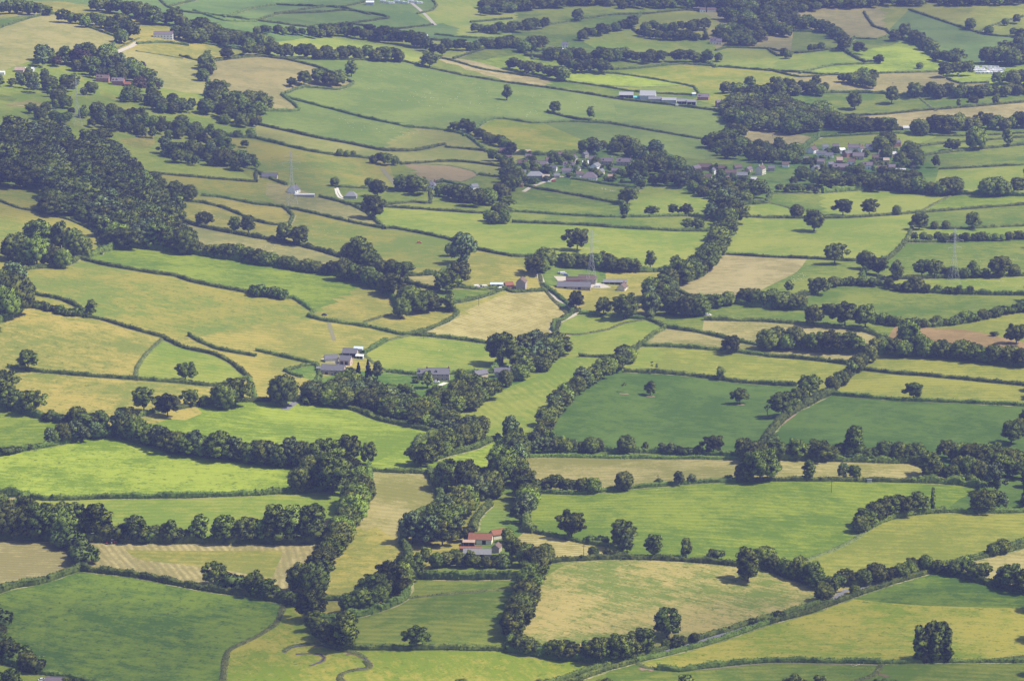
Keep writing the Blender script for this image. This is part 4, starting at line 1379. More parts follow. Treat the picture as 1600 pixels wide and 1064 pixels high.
# every prototype is 1 m tall: (crown mesh, trunk mesh)
def proto(kind, seed):
    r = np.random.default_rng(seed * 31 + 5); lumps = []; u = r.random
    if kind in ('o', 't', 'u'):
        bz, tz, wr = (.18, .98, .60) if kind != 't' else (.12, 1.0, .42)
        n = 30
        for i in range(n):
            z = bz + .08 + (tz - bz - .16) * (i + .5) / n; t = (z - bz) / (tz - bz)
            prof = wr * (math.sin(math.pi * min(1, t * .82 + .16)) ** .55)
            a = i * 2.4 + u() * .9; d = prof * (.50 + .38 * u()) * (0.85 + .3 * math.sin(a * 2 + seed))
            s = .11 + .055 * u() - .03 * t
            lumps.append(((d * math.cos(a), d * math.sin(a), z + .02 * u()), (s * 1.2, s * 1.2, s * .85)))
        lumps.append(((0, 0, .52), (wr * .5, wr * .5, .26)))
        V, T, Q = crown_arrays(r, lumps, 2, 95, .023)
    elif kind == 'a' or kind == 'w':
        n = 26; bz, tz, wr = .16, 1.0, (.36 if kind == 'a' else .44)
        for i in range(n):
            t = (i + .5) / n; z = bz + .06 + (tz - bz - .12) * t; prof = wr * (math.sin(math.pi * (t * .75 + .2)) ** .7)
            a = i * 2.4 + u(); d = prof * (.3 + .65 * u()); s = .075 + .05 * u()
            lumps.append(((d * math.cos(a), d * math.sin(a), z), (s * 1.1, s * 1.1, s * 1.1)))
        V, T, Q = crown_arrays(r, lumps, 2, 80, .022, .3)
    elif kind == 'r':
        n = 26; lumps = [((0, 0, .5), (.42, .42, .44))]
        for i in range(n):
            t = (i + .5) / n; ph = math.acos(1 - 1.75 * t); a = i * 2.4
            lumps.append(((.36 * math.sin(ph) * math.cos(a), .36 * math.sin(ph) * math.sin(a), .48 + .38 * math.cos(ph)), (.13 + .04 * u(),) * 3))
        V, T, Q = crown_arrays(r, lumps, 2, 70, .023)
    elif kind == 'b':
        lumps = [((0, 0, .38), (.5, .5, .4))]
        for i in range(18):
            a = i * 2.4 + u(); d = .62 * math.sqrt(u()); s = .2 + .12 * u()
            lumps.append(((d * math.cos(a), d * math.sin(a), .28 + .5 * u() * (1 - d * .8)), (s, s, s * .9)))
        V, T, Q = crown_arrays(r, lumps, 2, 40, .055)
    elif kind == 'c':
        for i in range(24):
            t = (i + .5) / 24; z = .08 + .88 * t; d = .2 * (1 - t) * (.5 + .6 * u()); a = i * 2.4
            s = .10 * (1 - t * .7); lumps.append(((d * math.cos(a), d * math.sin(a), z), (s, s, s * 1.1)))
        V, T, Q = crown_arrays(r, lumps, 2, 40, .03, .3)
    elif kind == 'p':
        for i in range(26):
            t = (i + .5) / 26; z = .05 + .9 * t; w = .085 * math.sin(math.pi * (t * .8 + .15)) ** .6
            a = i * 2.4; s = .055 + .02 * u(); lumps.append(((w * math.cos(a) * u(), w * math.sin(a) * u(), z), (s, s, s * 1.7)))
        V, T, Q = crown_arrays(r, lumps, 2, 44, .02, .3)
    else:
        V = T = Q = None
    mat = {'o': M_OAK, 't': M_OAK, 'u': M_COP, 'a': M_ASH, 'w': M_WIL, 'r': M_OAK, 'b': M_HDG, 'c': M_CON, 'p': M_OAK}.get(kind)
    # trunk and limbs
    dead = kind == 'd'
    th = {'o': .42, 't': .45, 'a': .55, 'w': .4, 'r': .35, 'b': .3, 'c': .8, 'p': .8, 'd': .55, 'u': .4}[kind]
    r0 = .028 if kind not in 'bp' else .018; ends = []
    tb = [tube([(0, 0, -.04), (.005, 0, th * .5), (.01, .005, th)], [r0 * 1.25, r0 * .9, r0 * .6], 7)]
    for i in range(0 if kind in 'pc' else 7 if dead else 5):
        a = i * 2.4 + u(); z0 = th * (.45 + .5 * u()); ln = (.32 if dead else .26) * (.7 + .5 * u())
        e = (ln * .8 * math.cos(a), ln * .8 * math.sin(a), z0 + ln * .9)
        tb.append(tube([(0, 0, z0), (e[0] * .5, e[1] * .5, z0 + ln * .35), e], [r0 * .5, r0 * .34, r0 * .12], 5))
        ends.append(e)
        if dead:
            for s in (-1, 1):
                tb.append(tube([(e[0] * .5, e[1] * .5, z0 + ln * .35), (e[0] * .8 + .05 * s, e[1] * .8 - .05 * s, z0 + ln * .95)], [r0 * .25, r0 * .08], 4))
    tv, tq = join_tubes(tb)
    trunk = np_mesh('trunk', tv, None, tq, M_DEAD if dead else M_BARK, True)
    if dead:
        lm = [((q[0] * .8, q[1] * .8, q[2] * .95), (.09, .09, .06)) for q in ends[::2]]
        V, T, Q = crown_arrays(r, lm, 1, 26, .03, .35); mat = M_OAK
    # crown normals: flat shaded leaf sprays read as foliage
    crown = np_mesh('crown', V, T, Q, mat, True)
    if len(crown.vertices) == len(LAST_N): crown.normals_split_custom_set_from_vertices([tuple(a) for a in LAST_N])
    else: print('NORMALS SKIPPED', kind)
    return crown, trunk
PROTO = {}
for k, nvar in (('o', 6), ('t', 3), ('a', 4), ('w', 3), ('r', 3), ('b', 3), ('c', 2), ('p', 3), ('d', 3), ('u', 1)):
    PROTO[k] = [proto(k, i + 11 * ord(k)) for i in range(nvar)]

KINDW = {'o': 'dark oak', 't': 'tall dark oak', 'a': 'light ash tree', 'w': 'pale willow', 'r': 'round tree', 'b': 'bush', 'c': 'conifer', 'p': 'poplar', 'd': 'dead tree', 'u': 'copper beech'}
NAMEW = {'o': 'oak_tree', 't': 'oak_tree', 'a': 'ash_tree', 'w': 'willow_tree', 'r': 'round_tree', 'b': 'bush', 'c': 'conifer_tree', 'p': 'poplar_tree', 'd': 'dead_tree', 'u': 'copper_beech_tree'}
ORD = ['', 'first', 'second', 'third', 'fourth', 'fifth', 'sixth', 'seventh', 'eighth', 'ninth', 'tenth', 'eleventh', 'twelfth', 'thirteenth', 'fourteenth', 'fifteenth', 'sixteenth', 'seventeenth', 'eighteenth', 'nineteenth', 'twentieth']
def ordinal(i): return ORD[i] if i < len(ORD) else ORD[20] if i == 20 else 'number %d' % i
TREES = []   # dict(x,y(px),h px,kind,label,group,prio)
for l in SINGLE.strip().splitlines():
    a, txt = l.split('|')
    x, y, h, k = a.split(',')
    if not txt: continue
    TREES.append(dict(x=float(x), y=float(y), h=float(h), k=k, label=KINDW[k] + ' ' + txt, group=None, prio=1))
rr_ = random.Random(5)
for l in ROWS.strip().splitlines():
    ks, h, sp_, wd, nm, p = l.split('|'); h = float(h) * 1.0; sp_ = float(sp_); wd = float(wd)
    p = [tuple(map(float, q.split(','))) for q in p.split()]
    seg = [math.hypot(b[0] - a[0], (b[1] - a[1]) * 1.6) for a, b in zip(p[:-1], p[1:])]; tot = sum(seg)
    n = max(len(p), int(tot / sp_) + 1); items = []
    for i in range(n):
        d = tot * (i + .15 * rr_.random()) / max(1, n - 1) if n > 1 else 0; d = min(d, tot - 1e-6); j = 0
        while j < len(seg) - 1 and d > seg[j]: d -= seg[j]; j += 1
        t = d / max(seg[j], 1e-6); x = p[j][0] + (p[j + 1][0] - p[j][0]) * t; y = p[j][1] + (p[j + 1][1] - p[j][1]) * t
        x += (rr_.random() - .5) * sp_ * .5; y += (rr_.random() - .5) * wd * .6
        items.append((x, y, h * (.74 + .42 * rr_.random()), rr_.choice(ks)))
    items.sort()
    for i, (x, y, hh, k) in enumerate(items):
        pos = 'leftmost' if i == 0 else 'rightmost' if i == len(items) - 1 else ordinal(i + 1) + ' from left'
        TREES.append(dict(x=x, y=y, h=hh, k=k, label='%s, %s in the %s' % (KINDW[k], pos, nm), group=nm, prio=2))
def in_poly(x, y, P):
    c = False
    for (x1, y1), (x2, y2) in zip(P, P[1:] + P[:1]):
        if (y1 > y) != (y2 > y) and x < (x2 - x1) * (y - y1) / (y2 - y1) + x1: c = not c
    return c
CLEAR = [(112, 132, 118, 131, ), (3, 80, 156, 176), (0, 28, 147, 164), (5, 35, 191, 215), (153, 190, 139, 162), (195, 213, 166, 182)]
for l in WOODS.strip().splitlines():
    ks, h, sp_, nm, p = l.split('|'); h = float(h); sp_ = float(sp_)
    P = [tuple(map(float, q.split(','))) for q in p.split()]
    x0, x1 = min(a[0] for a in P), max(a[0] for a in P); y0, y1 = min(a[1] for a in P), max(a[1] for a in P)
    y = y0; row = 0; k_ = 0
    items = []
    while y < y1:
        x = x0 + (sp_ / 2 if row % 2 else 0)
        while x < x1:
            xx = x + (rr_.random() - .5) * sp_ * .9; yy = y + (rr_.random() - .5) * sp_ * .35
            if in_poly(xx, yy, P) and not any(a <= xx <= b and c <= yy <= d for a, b, c, d in CLEAR):
                items.append((xx, yy, h * (.58 + .66 * rr_.random()), rr_.choice(ks)))
            x += sp_
        y += sp_ * .48; row += 1
    loose = 'hill' in nm and 'hillside' not in nm or 'villas' in nm or 'village' in nm
    for (xx, yy, hh, k) in items:
        if loose and rr_.random() < .24: continue
        TREES.append(dict(x=xx, y=yy, h=hh, k=k, label='%s among the many crowns of the %s' % (KINDW[k], nm), group=nm, prio=3, ww=1.08 if loose else 1.3))
# the poplar clump
for i, (x, h, dy) in enumerate([(1436, 54, 0), (1444, 44, 1), (1451, 57, -1), (1460, 49, 1), (1468, 59, -1), (1479, 51, 0), (1448, 50, -5), (1464, 52, -6), (1474, 56, -4), (1456, 55, -5), (1441, 40, -3)]):
    TREES.append(dict(x=x, y=1034 + dy, h=h * 1.02, k='p', label='%s poplar from left in the clump on the rough meadow' % (ordinal(i + 1)), group='poplar clump', prio=1, pw=1.35))
# country just outside the picture
for i in range(320):
    side = rr_.random()
    x = rr_.uniform(-185, -12) if side < .45 else rr_.uniform(1612, 1785) if side < .9 else rr_.uniform(0, 1600)
    y = rr_.uniform(-40, 1090) if side < .9 else rr_.uniform(1085, 1120)
    TREES.append(dict(x=x, y=y, h=(y + 600) / 540 * rr_.uniform(6, 15), k=rr_.choice('orba'), label=None, group=None, prio=9))

W = ground([t['x'] for t in TREES], [t['y'] for t in TREES])
for t, w in zip(TREES, W):
    t['w'] = w; t['m'] = t['h'] / scale_at(w) / cp * 1.03
    if t['k'] == 'b': t['m'] *= 1.0
def vis(t): return -8 < t['x'] < 1608 and -5 < t['y'] - t['h'] * .4 and t['y'] - t['h'] < 1060
cand = [t for t in TREES if t['label'] and vis(t)]
isb = lambda t: t['k'] == 'b'
cand.sort(key=lambda t: (-t['h'] * (1.6 if t['prio'] == 1 else 1.0 if t['prio'] == 2 else .72)))
ind = set()
nt_, nb_ = 0, 0
for t in cand:
    if isb(t):
        if nb_ < 60: nb_ += 1; ind.add(id(t))
    elif nt_ < 300: nt_ += 1; ind.add(id(t))
# poplar clump labels by x order
pc = sorted([t for t in TREES if t.get('pw')], key=lambda t: t['x'])
for i, t in enumerate(pc): t['label'] = '%s poplar from the left in the dark clump on the rough meadow' % ordinal(i + 1)
used = {}
for t in TREES:
    if id(t) not in ind: continue
    k = t['k']; pr = PROTO[k][rr_.randrange(len(PROTO[k]))]
    e = bpy.data.objects.new(NAMEW[k], None); COL.objects.link(e); e.location = t['w']; e.rotation_euler = (0, 0, rr_.uniform(0, 6.28)); e.empty_display_size = 1
    s = t['m']; wx = t.get('pw', 1.0) * rr_.uniform(.92, 1.12)
    if t['prio'] == 3: wx *= t['ww']
    e.scale = (s * wx, s * wx, s)
    tag(e, t['label'], 'bush' if k == 'b' else 'tree', t['group'])
    a = link('crown', pr[0], e); b = link('trunk', pr[1], e)

def stuff_trees(name, label, items):
    """trees too many to count, as one object of instanced crowns"""
    nd = bpy.data.collections.new('tree_kinds')
    keys = []
    for k in 'oarwbcudpt':
        for i, (c, tr) in enumerate(PROTO[k]):
            keys.append((k, i))
            ob = bpy.data.objects.new('kind_%02d' % (len(keys)), c); nd.objects.link(ob)
    start = {}
    for j, (k, i) in enumerate(keys): start.setdefault(k, j)
    P = np.array([t['w'] for t in items]); me = bpy.data.meshes.new(name); me.vertices.add(len(P)); me.vertices.foreach_set('co', P.astype(np.float32).ravel())
    kk = np.array([start[t['k']] + rr_.randrange(len(PROTO[t['k']])) for t in items], dtype=np.int32)
    sc = np.array([(t['m'] * f, t['m'] * f, t['m']) for t in items for f in [rr_.uniform(.95, 1.25) * (t['ww'] * .94 if t['prio'] == 3 else 1.0)]], dtype=np.float32)
    rt = np.array([rr_.uniform(0, 6.28) for _ in items], dtype=np.float32)
    a = me.attributes.new('kind_index', 'INT', 'POINT'); a.data.foreach_set('value', kk)
    a = me.attributes.new('tree_size', 'FLOAT_VECTOR', 'POINT'); a.data.foreach_set('vector', sc.ravel())
    a = me.attributes.new('turn', 'FLOAT', 'POINT'); a.data.foreach_set('value', rt)
    me.update()
    g = bpy.data.node_groups.new('scatter_trees', 'GeometryNodeTree')
    g.interface.new_socket('Geometry', in_out='INPUT', socket_type='NodeSocketGeometry'); g.interface.new_socket('Geometry', in_out='OUTPUT', socket_type='NodeSocketGeometry')
    n = g.nodes; l = g.links; gi = n.new('NodeGroupInput'); go = n.new('NodeGroupOutput')
    ci = n.new('GeometryNodeCollectionInfo'); ci.inputs['Collection'].default_value = nd; ci.inputs['Separate Children'].default_value = True; ci.inputs['Reset Children'].default_value = True
    iop = n.new('GeometryNodeInstanceOnPoints'); iop.inputs['Pick Instance'].default_value = True
    def na(nm, ty):
        x = n.new('GeometryNodeInputNamedAttribute'); x.data_type = ty; x.inputs['Name'].default_value = nm; return x.outputs[0]
    cx = n.new('ShaderNodeCombineXYZ'); l.new(na('turn', 'FLOAT'), cx.inputs[2])
    l.new(gi.outputs[0], iop.inputs['Points']); l.new(ci.outputs[0], iop.inputs['Instance']); l.new(na('kind_index', 'INT'), iop.inputs['Instance Index'])
    l.new(cx.outputs[0], iop.inputs['Rotation']); l.new(na('tree_size', 'FLOAT_VECTOR'), iop.inputs['Scale']); l.new(iop.outputs[0], go.inputs[0])
    o = link(name, me); md = o.modifiers.new('scatter', 'NODES'); md.node_group = g
    tag(o, label, kind='stuff'); return o
outer = []
for _ in range(520):      # tree lines of the country on both sides of the traced part
    y = rr_.uniform(1300, 5600); hw = y * .162 + 40; x = rr_.choice((-1, 1)) * (hw + rr_.uniform(60, 900)); a = rr_.choice((0.1, -.15, 1.4, 1.7)) + rr_.uniform(-.3, .3)
    n_ = rr_.randrange(5, 22); d_ = rr_.uniform(7, 12)
    for i in range(n_):
        X_, Y_ = x + i * d_ * math.cos(a) + rr_.uniform(-3, 3), y + i * d_ * math.sin(a) + rr_.uniform(-3, 3)
        if abs(X_) < Y_ * .1625 + 45: continue
        outer.append(dict(w=np.array((X_, Y_, float(H(X_, Y_)) - 2.2)), m=rr_.uniform(5, 14), k=rr_.choice('orbba'), prio=9))
stuff_trees('distant_trees', 'the many smaller trees of far woods, gardens and hedgerows', [t for t in TREES if id(t) not in ind] + outer)

# ================================================================= hedges
def resample(w, step):
    d = np.concatenate([[0], np.cumsum(np.linalg.norm(np.diff(w[:, :2], axis=0), axis=1))])
    n = max(2, int(d[-1] / step) + 1); s = np.linspace(0, d[-1], n)
    x = np.interp(s, d, w[:, 0]); y = np.interp(s, d, w[:, 1]); return np.column_stack([x, y, H(x, y)]), s
def hedge_mesh(w, h, kind, seed):
    r = np.random.default_rng(seed); sc_ = scale_at(w.mean(0)); step = 1.3 if sc_ > 1.7 else 2.0
    C, s = resample(w, step); n = len(C)
    if kind == 'b': h = h * .6
    tg = np.gradient(C[:, :2], axis=0); tg /= np.linalg.norm(tg, axis=1)[:, None] + 1e-9; nr = np.column_stack([-tg[:, 1], tg[:, 0]])
    wid = (.95 + .22 * h) if kind != 'b' else 1.6
    prof = np.array([(-1.0, -.3), (-1.08, .35), (-.85, .85), (-.3, 1.04), (.3, 1.04), (.85, .85), (1.08, .35), (1.0, -.3)]) if kind != 'b' else \
           np.array([(-1.3, -.3), (-.9, .45), (-.5, .8), (-.15, 1), (.15, 1), (.5, .8), (.9, .45), (1.3, -.3)])
    hv = 1 + .10 * np.sin(s / 7 + seed) + .07 * np.sin(s / 3.1 + seed * 2)
    if kind == 'H': hv = .80 + .34 * np.abs(np.sin(s / 5.3 + seed)) + .18 * np.sin(s / 2.3 + seed)
    hv = hv * (1 + .22 * (np.interp(s, np.linspace(0, s[-1] + 1, max(2, int(s[-1] / 4))), r.random(max(2, int(s[-1] / 4)))) - .5) * 2)
    wv = 1 + .12 * np.sin(s / 5 + seed * 3)
    m = len(prof)
    jit = (r.random((n, m, 3)) - .5) * (.55 if kind != 'b' else .3) * min(1.5, .45 + .22 * h)
    off = prof[None, :, 0] * wid * wv[:, None]; up = prof[None, :, 1] * h * np.where(prof[None, :, 1] > 0, hv[:, None], 1)
    P = np.zeros((n, m, 3)); P[:, :, 0] = C[:, 0:1] + nr[:, 0:1] * off; P[:, :, 1] = C[:, 1:2] + nr[:, 1:2] * off; P[:, :, 2] = C[:, 2:3] + up
    P += jit
    idx = np.arange(n * m).reshape(n, m)
    Q = np.stack([idx[:-1, :-1], idx[:-1, 1:], idx[1:, 1:], idx[1:, :-1]], -1).reshape(-1, 4)
    V = [P.reshape(-1, 3)]; Qs = [Q]; T = []; nv = n * m
    if kind != 'b':
        V0, T0 = ico(1); k = int(s[-1] / ((2.6 if sc_ > 1.7 else 4.2) if kind == 'H' else 11))
        for i in range(k):
            j = r.integers(0, n); rad = (.55 + .55 * r.random()) * h * (.42 if kind == 'H' else .5)
            c = C[j] + np.array([nr[j, 0], nr[j, 1], 0]) * (r.random() - .5) * wid * 1.5 + np.array([0, 0, h * (.35 + .6 * r.random())])
            V.append(c + V0 * rad * (1 + .25 * (r.random((len(V0), 1)) - .5) * 2)); T.append(T0 + nv); nv += len(V0)
    # leaf sprays
    k = int(s[-1] * ({'h': 9, 'H': 14, 'b': 7}[kind]) * (1 if sc_ > 1.9 else .45 if sc_ > 1.5 else .15))
    if k:
        ii = r.integers(0, n, k); jj = r.integers(1, m - 1, k)
        p = P[ii, jj] + (r.random((k, 3)) - .5) * (1.0, 1.0, .7)
        a = r.normal(size=(k, 3)); a /= np.linalg.norm(a, axis=1)[:, None]; b = np.cross(a, r.normal(size=(k, 3))); b /= np.linalg.norm(b, axis=1)[:, None] + 1e-9
        z = (.22 + .30 * r.random((k, 1))) * (.75 if kind == 'b' else 1)
        q = np.stack([p - a * z, p + b * z, p + a * z, p - b * z], 1).reshape(-1, 3); V.append(q); Qs.append(np.arange(k * 4).reshape(-1, 4) + nv); nv += 4 * k
    return np_mesh('hedge', np.concatenate(V), np.concatenate(T) if T else None, np.concatenate(Qs), M_BNK if kind == 'b' else M_HDG, False)
H_LABEL = {}
hedges = []
for i, ln in enumerate(L):
    k, h, p, dn, w = ln
    if k == 'n' or len(w) < 2: continue
    mid = dn[len(dn) // 2]; a = dn[max(0, len(dn) // 2 - 1)]; b = dn[min(len(dn) - 1, len(dn) // 2 + 1)]
    t = np.array([b[0] - a[0], b[1] - a[1]]); t = t / (np.hypot(*t) + 1e-9); nrm = np.array([-t[1], t[0]])
    f1 = field_at(*(np.array(mid) + nrm * 7)); f2 = field_at(*(np.array(mid) - nrm * 7))
    o = link('grassy_bank' if k == 'b' else 'hedge', hedge_mesh(w, h, k, i))
    kindw = {'h': 'clipped hedge', 'H': 'overgrown hedge', 'b': 'grassy bank'}[k]
    A, B = FLD[f1]['name'], FLD[f2]['name']
    vis_ = any(0 < q[0] < 1600 and 0 < q[1] < 1064 for q in dn)
    lb = '%s between %s and %s' % (kindw, A, B) if f1 != f2 else '%s inside %s' % (kindw, A)
    hedges.append((lb, mid[0], o, k))
grp = {}
for lb, x, o, k in hedges: grp.setdefault(lb, []).append((x, o, k))
for lb, it in grp.items():
    it.sort(key=lambda q: q[0])
    for j, (x, o, k) in enumerate(it):
        pre = '' if len(it) == 1 else ('left ', 'right ')[j] if len(it) == 2 else ordinal(j + 1) + ' '
        tag(o, pre + lb, 'bank' if k == 'b' else 'hedge', 'field hedges' if k != 'b' else 'grassy banks')
# ================================================================= roads, tracks and the stream
def ribbon(name, px, width, mat, label, kind='structure', lift=.12, cat=None, step=3.0, jit=0.0, smooth=True):
    p = densify(smooth_line([tuple(a) for a in px])) if smooth else densify([tuple(a) for a in px])
    w = ground([a[0] for a in p], [a[1] for a in p]); C, s = resample(w, step)
    tg = np.gradient(C[:, :2], axis=0); tg /= np.linalg.norm(tg, axis=1)[:, None] + 1e-9; nr = np.column_stack([-tg[:, 1], tg[:, 0]])
    r = np.random.default_rng(len(px)); ww = width / 2 * (1 + jit * (r.random(len(C)) - .5))
    V = []
    for o in (-1, -.33, .33, 1):
        xy = C[:, :2] + nr * (ww * o)[:, None]; V.append(np.column_stack([xy, H(xy[:, 0], xy[:, 1]) + lift]))
    n = len(C); V = np.stack(V, 1).reshape(-1, 3); idx = np.arange(n * 4).reshape(n, 4)
    Q = np.stack([idx[:-1, :-1], idx[:-1, 1:], idx[1:, 1:], idx[1:, :-1]], -1).reshape(-1, 4)
    o = link(name, np_mesh(name, V, None, Q, mat, True)); tag(o, label, cat, kind=kind); return o
M_ROAD = mat_plain('asphalt', (.16, .16, .17)); M_TRK = mat_plain('track_dirt', (.36, .32, .25)); M_PALE = mat_plain('pale_gravel', (.55, .51, .44)); M_MUD = mat_plain('bank_mud', (.125, .088, .042))
M_BROWN = mat_plain('bare_soil', (.22, .15, .10)); M_WORN = mat_plain('worn_grass', (.16, .15, .08))
P_ = lambda s: [tuple(map(float, q.split(','))) for q in s.split()]
ribbon('lane', P_('872,1072 905,1058 945,1044 990,1033.5 1030,1020.5 1095,1002 1180,975.5 1200,970 1268,952 1305,935 1318,924 1350,917 1400,907 1455,890 1500,878.5 1545,867 1600,852'), 3.6, M_ROAD, 'narrow grey lane between hedges in the foreground')
ribbon('lane', P_('838,400 841,425 848,444 860,460 875,470 890,477 898,487 897,492 880,500 866,506 862,514 866,523'), 5.0, M_TRK, 'pale winding lane down from the farm yard')
ribbon('lane', P_('445,640 463,627 470,620 478,613'), 5.0, M_ROAD, 'short grey piece of lane by the dark round tree')
ribbon('lane', P_('818,300 830,292 845,287 860,281 875,276 893,278'), 4.0, M_TRK, 'village road above the green fields')
ribbon('lane', P_('172,87 190,79 205,73 214,67'), 6.0, M_TRK, 'pale lane over the shoulder of the knoll')
ribbon('track', P_('597,263 605,274 614,284 619,292'), 4.5, M_WORN, 'worn double track across the sloping pasture')
ribbon('track', P_('514,505 517,515 522,532'), 3.0, M_WORN, 'dark footpath below the gate of the long field')
ribbon('track', P_('632,934.5 700,928.5 770,922.5 820,919.5'), 2.2, M_WORN, 'narrow worn path along the green strip')
ribbon('track', P_('1195,690 1200,678 1215,665 1240,647'), 5.0, M_BROWN, 'bare brown track between the two dark crops')
ribbon('track', P_('524,295 526,303 530,309 536,311'), 2.0, M_PALE, 'two pale ruts of a bungalow drive')
ribbon('track', P_('527,294 530,302 534,308 539,310'), 2.0, M_PALE, 'second pale rut of the bungalow drive')
ribbon('track', P_('1197,236 1225,233 1250,229'), 3.0, M_TRK, 'stone edged path at the church meadow')
ribbon('track', P_('1278,218 1290,212'), 4.0, M_TRK, 'pale track behind the right village')
ribbon('track', P_('640,3 655,15 668,27 680,40'), 5.0, M_TRK, 'far straight road between two hedges')
ribbon('yard', P_('876,440 900,441 915,444 935,447 948,446'), 16.0, M_TRK, 'pale gravel yard of the brown roofed farm', lift=.14)
ribbon('yard', P_('874,432 880,438 882,444'), 10.0, M_TRK, 'entrance yard of the brown roofed farm', lift=.17)
ribbon('yard', P_('742,451 760,451 780,450'), 7.0, M_BROWN, 'earth yard with parked vehicles')
ribbon('yard', P_('826,831 838,833 845,833'), 3.5, M_ROAD, 'grey patch of lane at the pale stubble')
ribbon('yard', P_('505,560 525,565 545,572'), 8.0, M_TRK, 'stone farm yard between barns')
ribbon('yard', P_('684,604 690,601 697,598'), 4.0, M_PALE, 'pale stone drive under the slate roofed house', lift=.2)
ribbon('yard', P_('1515,111 1540,112 1567,113'), 22.0, M_PALE, 'pale ground of the caravan park')
ribbon('yard', P_('1085,490 1100,491 1110,493'), 5.0, M_PALE, 'pale drive of the lone cottage')
ribbon('mud_patch', P_('1000,1046 1010,1044 1022,1046'), 5.0, M_BROWN, 'muddy gateway by the lane hedge', jit=.6)
ribbon('mud_patch', P_('1370,1053 1378,1054 1388,1057'), 4.0, M_MUD, 'dark mud patch in the cow paddock', jit=.6)
ribbon('mud_patch', P_('1060,1047 1110,1045 1200,1036 1300,1037 1374,1039'), 2.4, M_WORN, 'trodden strip under the paddock hedge', jit=.5)
for i, (x, y) in enumerate([(975, 615), (1016, 619), (1156, 632), (1199, 651)]):
    ribbon('soil_patch', [(x - 7, y), (x, y + .8), (x + 7, y + .6)], 2.6, M_BROWN, 'bare soil under %s dead tree of the crop field' % ordinal(i + 1), jit=.5)
ribbon('ditch', P_('610,300 600,296'), 1.0, M_WORN, 'short ditch in the paddock')
M_WATER = mat_plain('stream_water', (.05, .055, .05), .15, .5)
S1 = P_('444,1019 452,1013 460,1010 482,1008 507,1009 527,1015 547,1019 560,1023 572,1030 580,1038 577,1043 560,1044 545,1047 535,1051 532,1058 541,1068')
S2 = P_('462,1022 482,1020.5 500,1022 507,1027 503,1033 490,1038 483,1040'); S3 = P_('540,1024 548,1020 556,1022')
for s_, nm_ in ((S1, 'main loop'), (S2, 'old side loop'), (S3, 'short spur')):
    ribbon('stream_bank', s_, 2.4, M_MUD, 'eroded dark earth bank of the %s' % nm_, lift=.10, step=1.5, jit=.7)
    # far bank stands a little above the water
for s_, nm_ in ((S1, 'winding main stream'), (S2, 'side loop of the stream')):
    ribbon('water', s_, 1.0, M_WATER, 'shallow grey water of the %s' % nm_, lift=.16, step=1.5, jit=.5)
for q_, nm_ in (([(a, b - 2.0) for a, b in S1[:9]], 'upper'), ([(a - 2, b + 2.0) for a, b in S1[8:]], 'lower')):
    _w = ground([a[0] for a in densify(q_)], [a[1] for a in densify(q_)])
    tag(link('grassy_bank', hedge_mesh(_w, .7, 'b', 77)), 'rough grassy lip along the %s part of the stream' % nm_, 'bank', 'grassy banks')

def verges():
    # strips of uncut, paler grass along both feet of every hedge
    Vs, Qs, nv = [], [], 0
    for i, ln in enumerate(L):
        k, h, p, dn, w = ln
        if k in 'nb' or len(w) < 2: continue
        C, s = resample(w, 4.0); n = len(C); r = np.random.default_rng(i + 900)
        tg = np.gradient(C[:, :2], axis=0); tg /= np.linalg.norm(tg, axis=1)[:, None] + 1e-9; nr = np.column_stack([-tg[:, 1], tg[:, 0]])
        for sd_ in (-1, 1):
            a = np.full(n, .6); b = .9 + .22 * h + (.5 + 1.6 * r.random(n)) * (1 if r.random() < .75 else .2)
            R_ = []
            for o in (a, b):
                xy = C[:, :2] + nr * (o * sd_)[:, None]; R_.append(np.column_stack([xy, H(xy[:, 0], xy[:, 1]) + (.09 if sd_ > 0 else .075) + .002 * (i % 7)]))
            V = np.stack(R_, 1).reshape(-1, 3); idx = np.arange(2 * n).reshape(n, 2)
            q = np.stack([idx[:-1, 0], idx[:-1, 1], idx[1:, 1], idx[1:, 0]], -1) + nv
            Vs.append(V); Qs.append(q if sd_ < 0 else q[:, ::-1]); nv += len(V)
    m = bpy.data.materials.new('verge_grass'); m.use_nodes = True; nt = m.node_tree; b_ = nt.nodes['Principled BSDF']; g = nt.nodes.new('ShaderNodeGroup'); g.node_tree = GRASS
    for nm_, c in (('A', (.10, .13, .035)), ('B', (.26, .24, .11)), ('C', (.06, .085, .025))): g.inputs[nm_].default_value = (*c, 1)
    g.inputs['Rough'].default_value = .8; g.inputs['Pitch'].default_value = 9; g.inputs['Seed'].default_value = 3.3
    nt.links.new(g.outputs['Color'], b_.inputs['Base Color']); b_.inputs['Roughness'].default_value = 1; b_.inputs['Specular IOR Level'].default_value = .05
    tag(link('rough_grass', np_mesh('rough_grass', np.concatenate(Vs), None, np.concatenate(Qs), m, True)), 'uncut straw coloured grass along the feet of the hedges', kind='stuff')
verges()
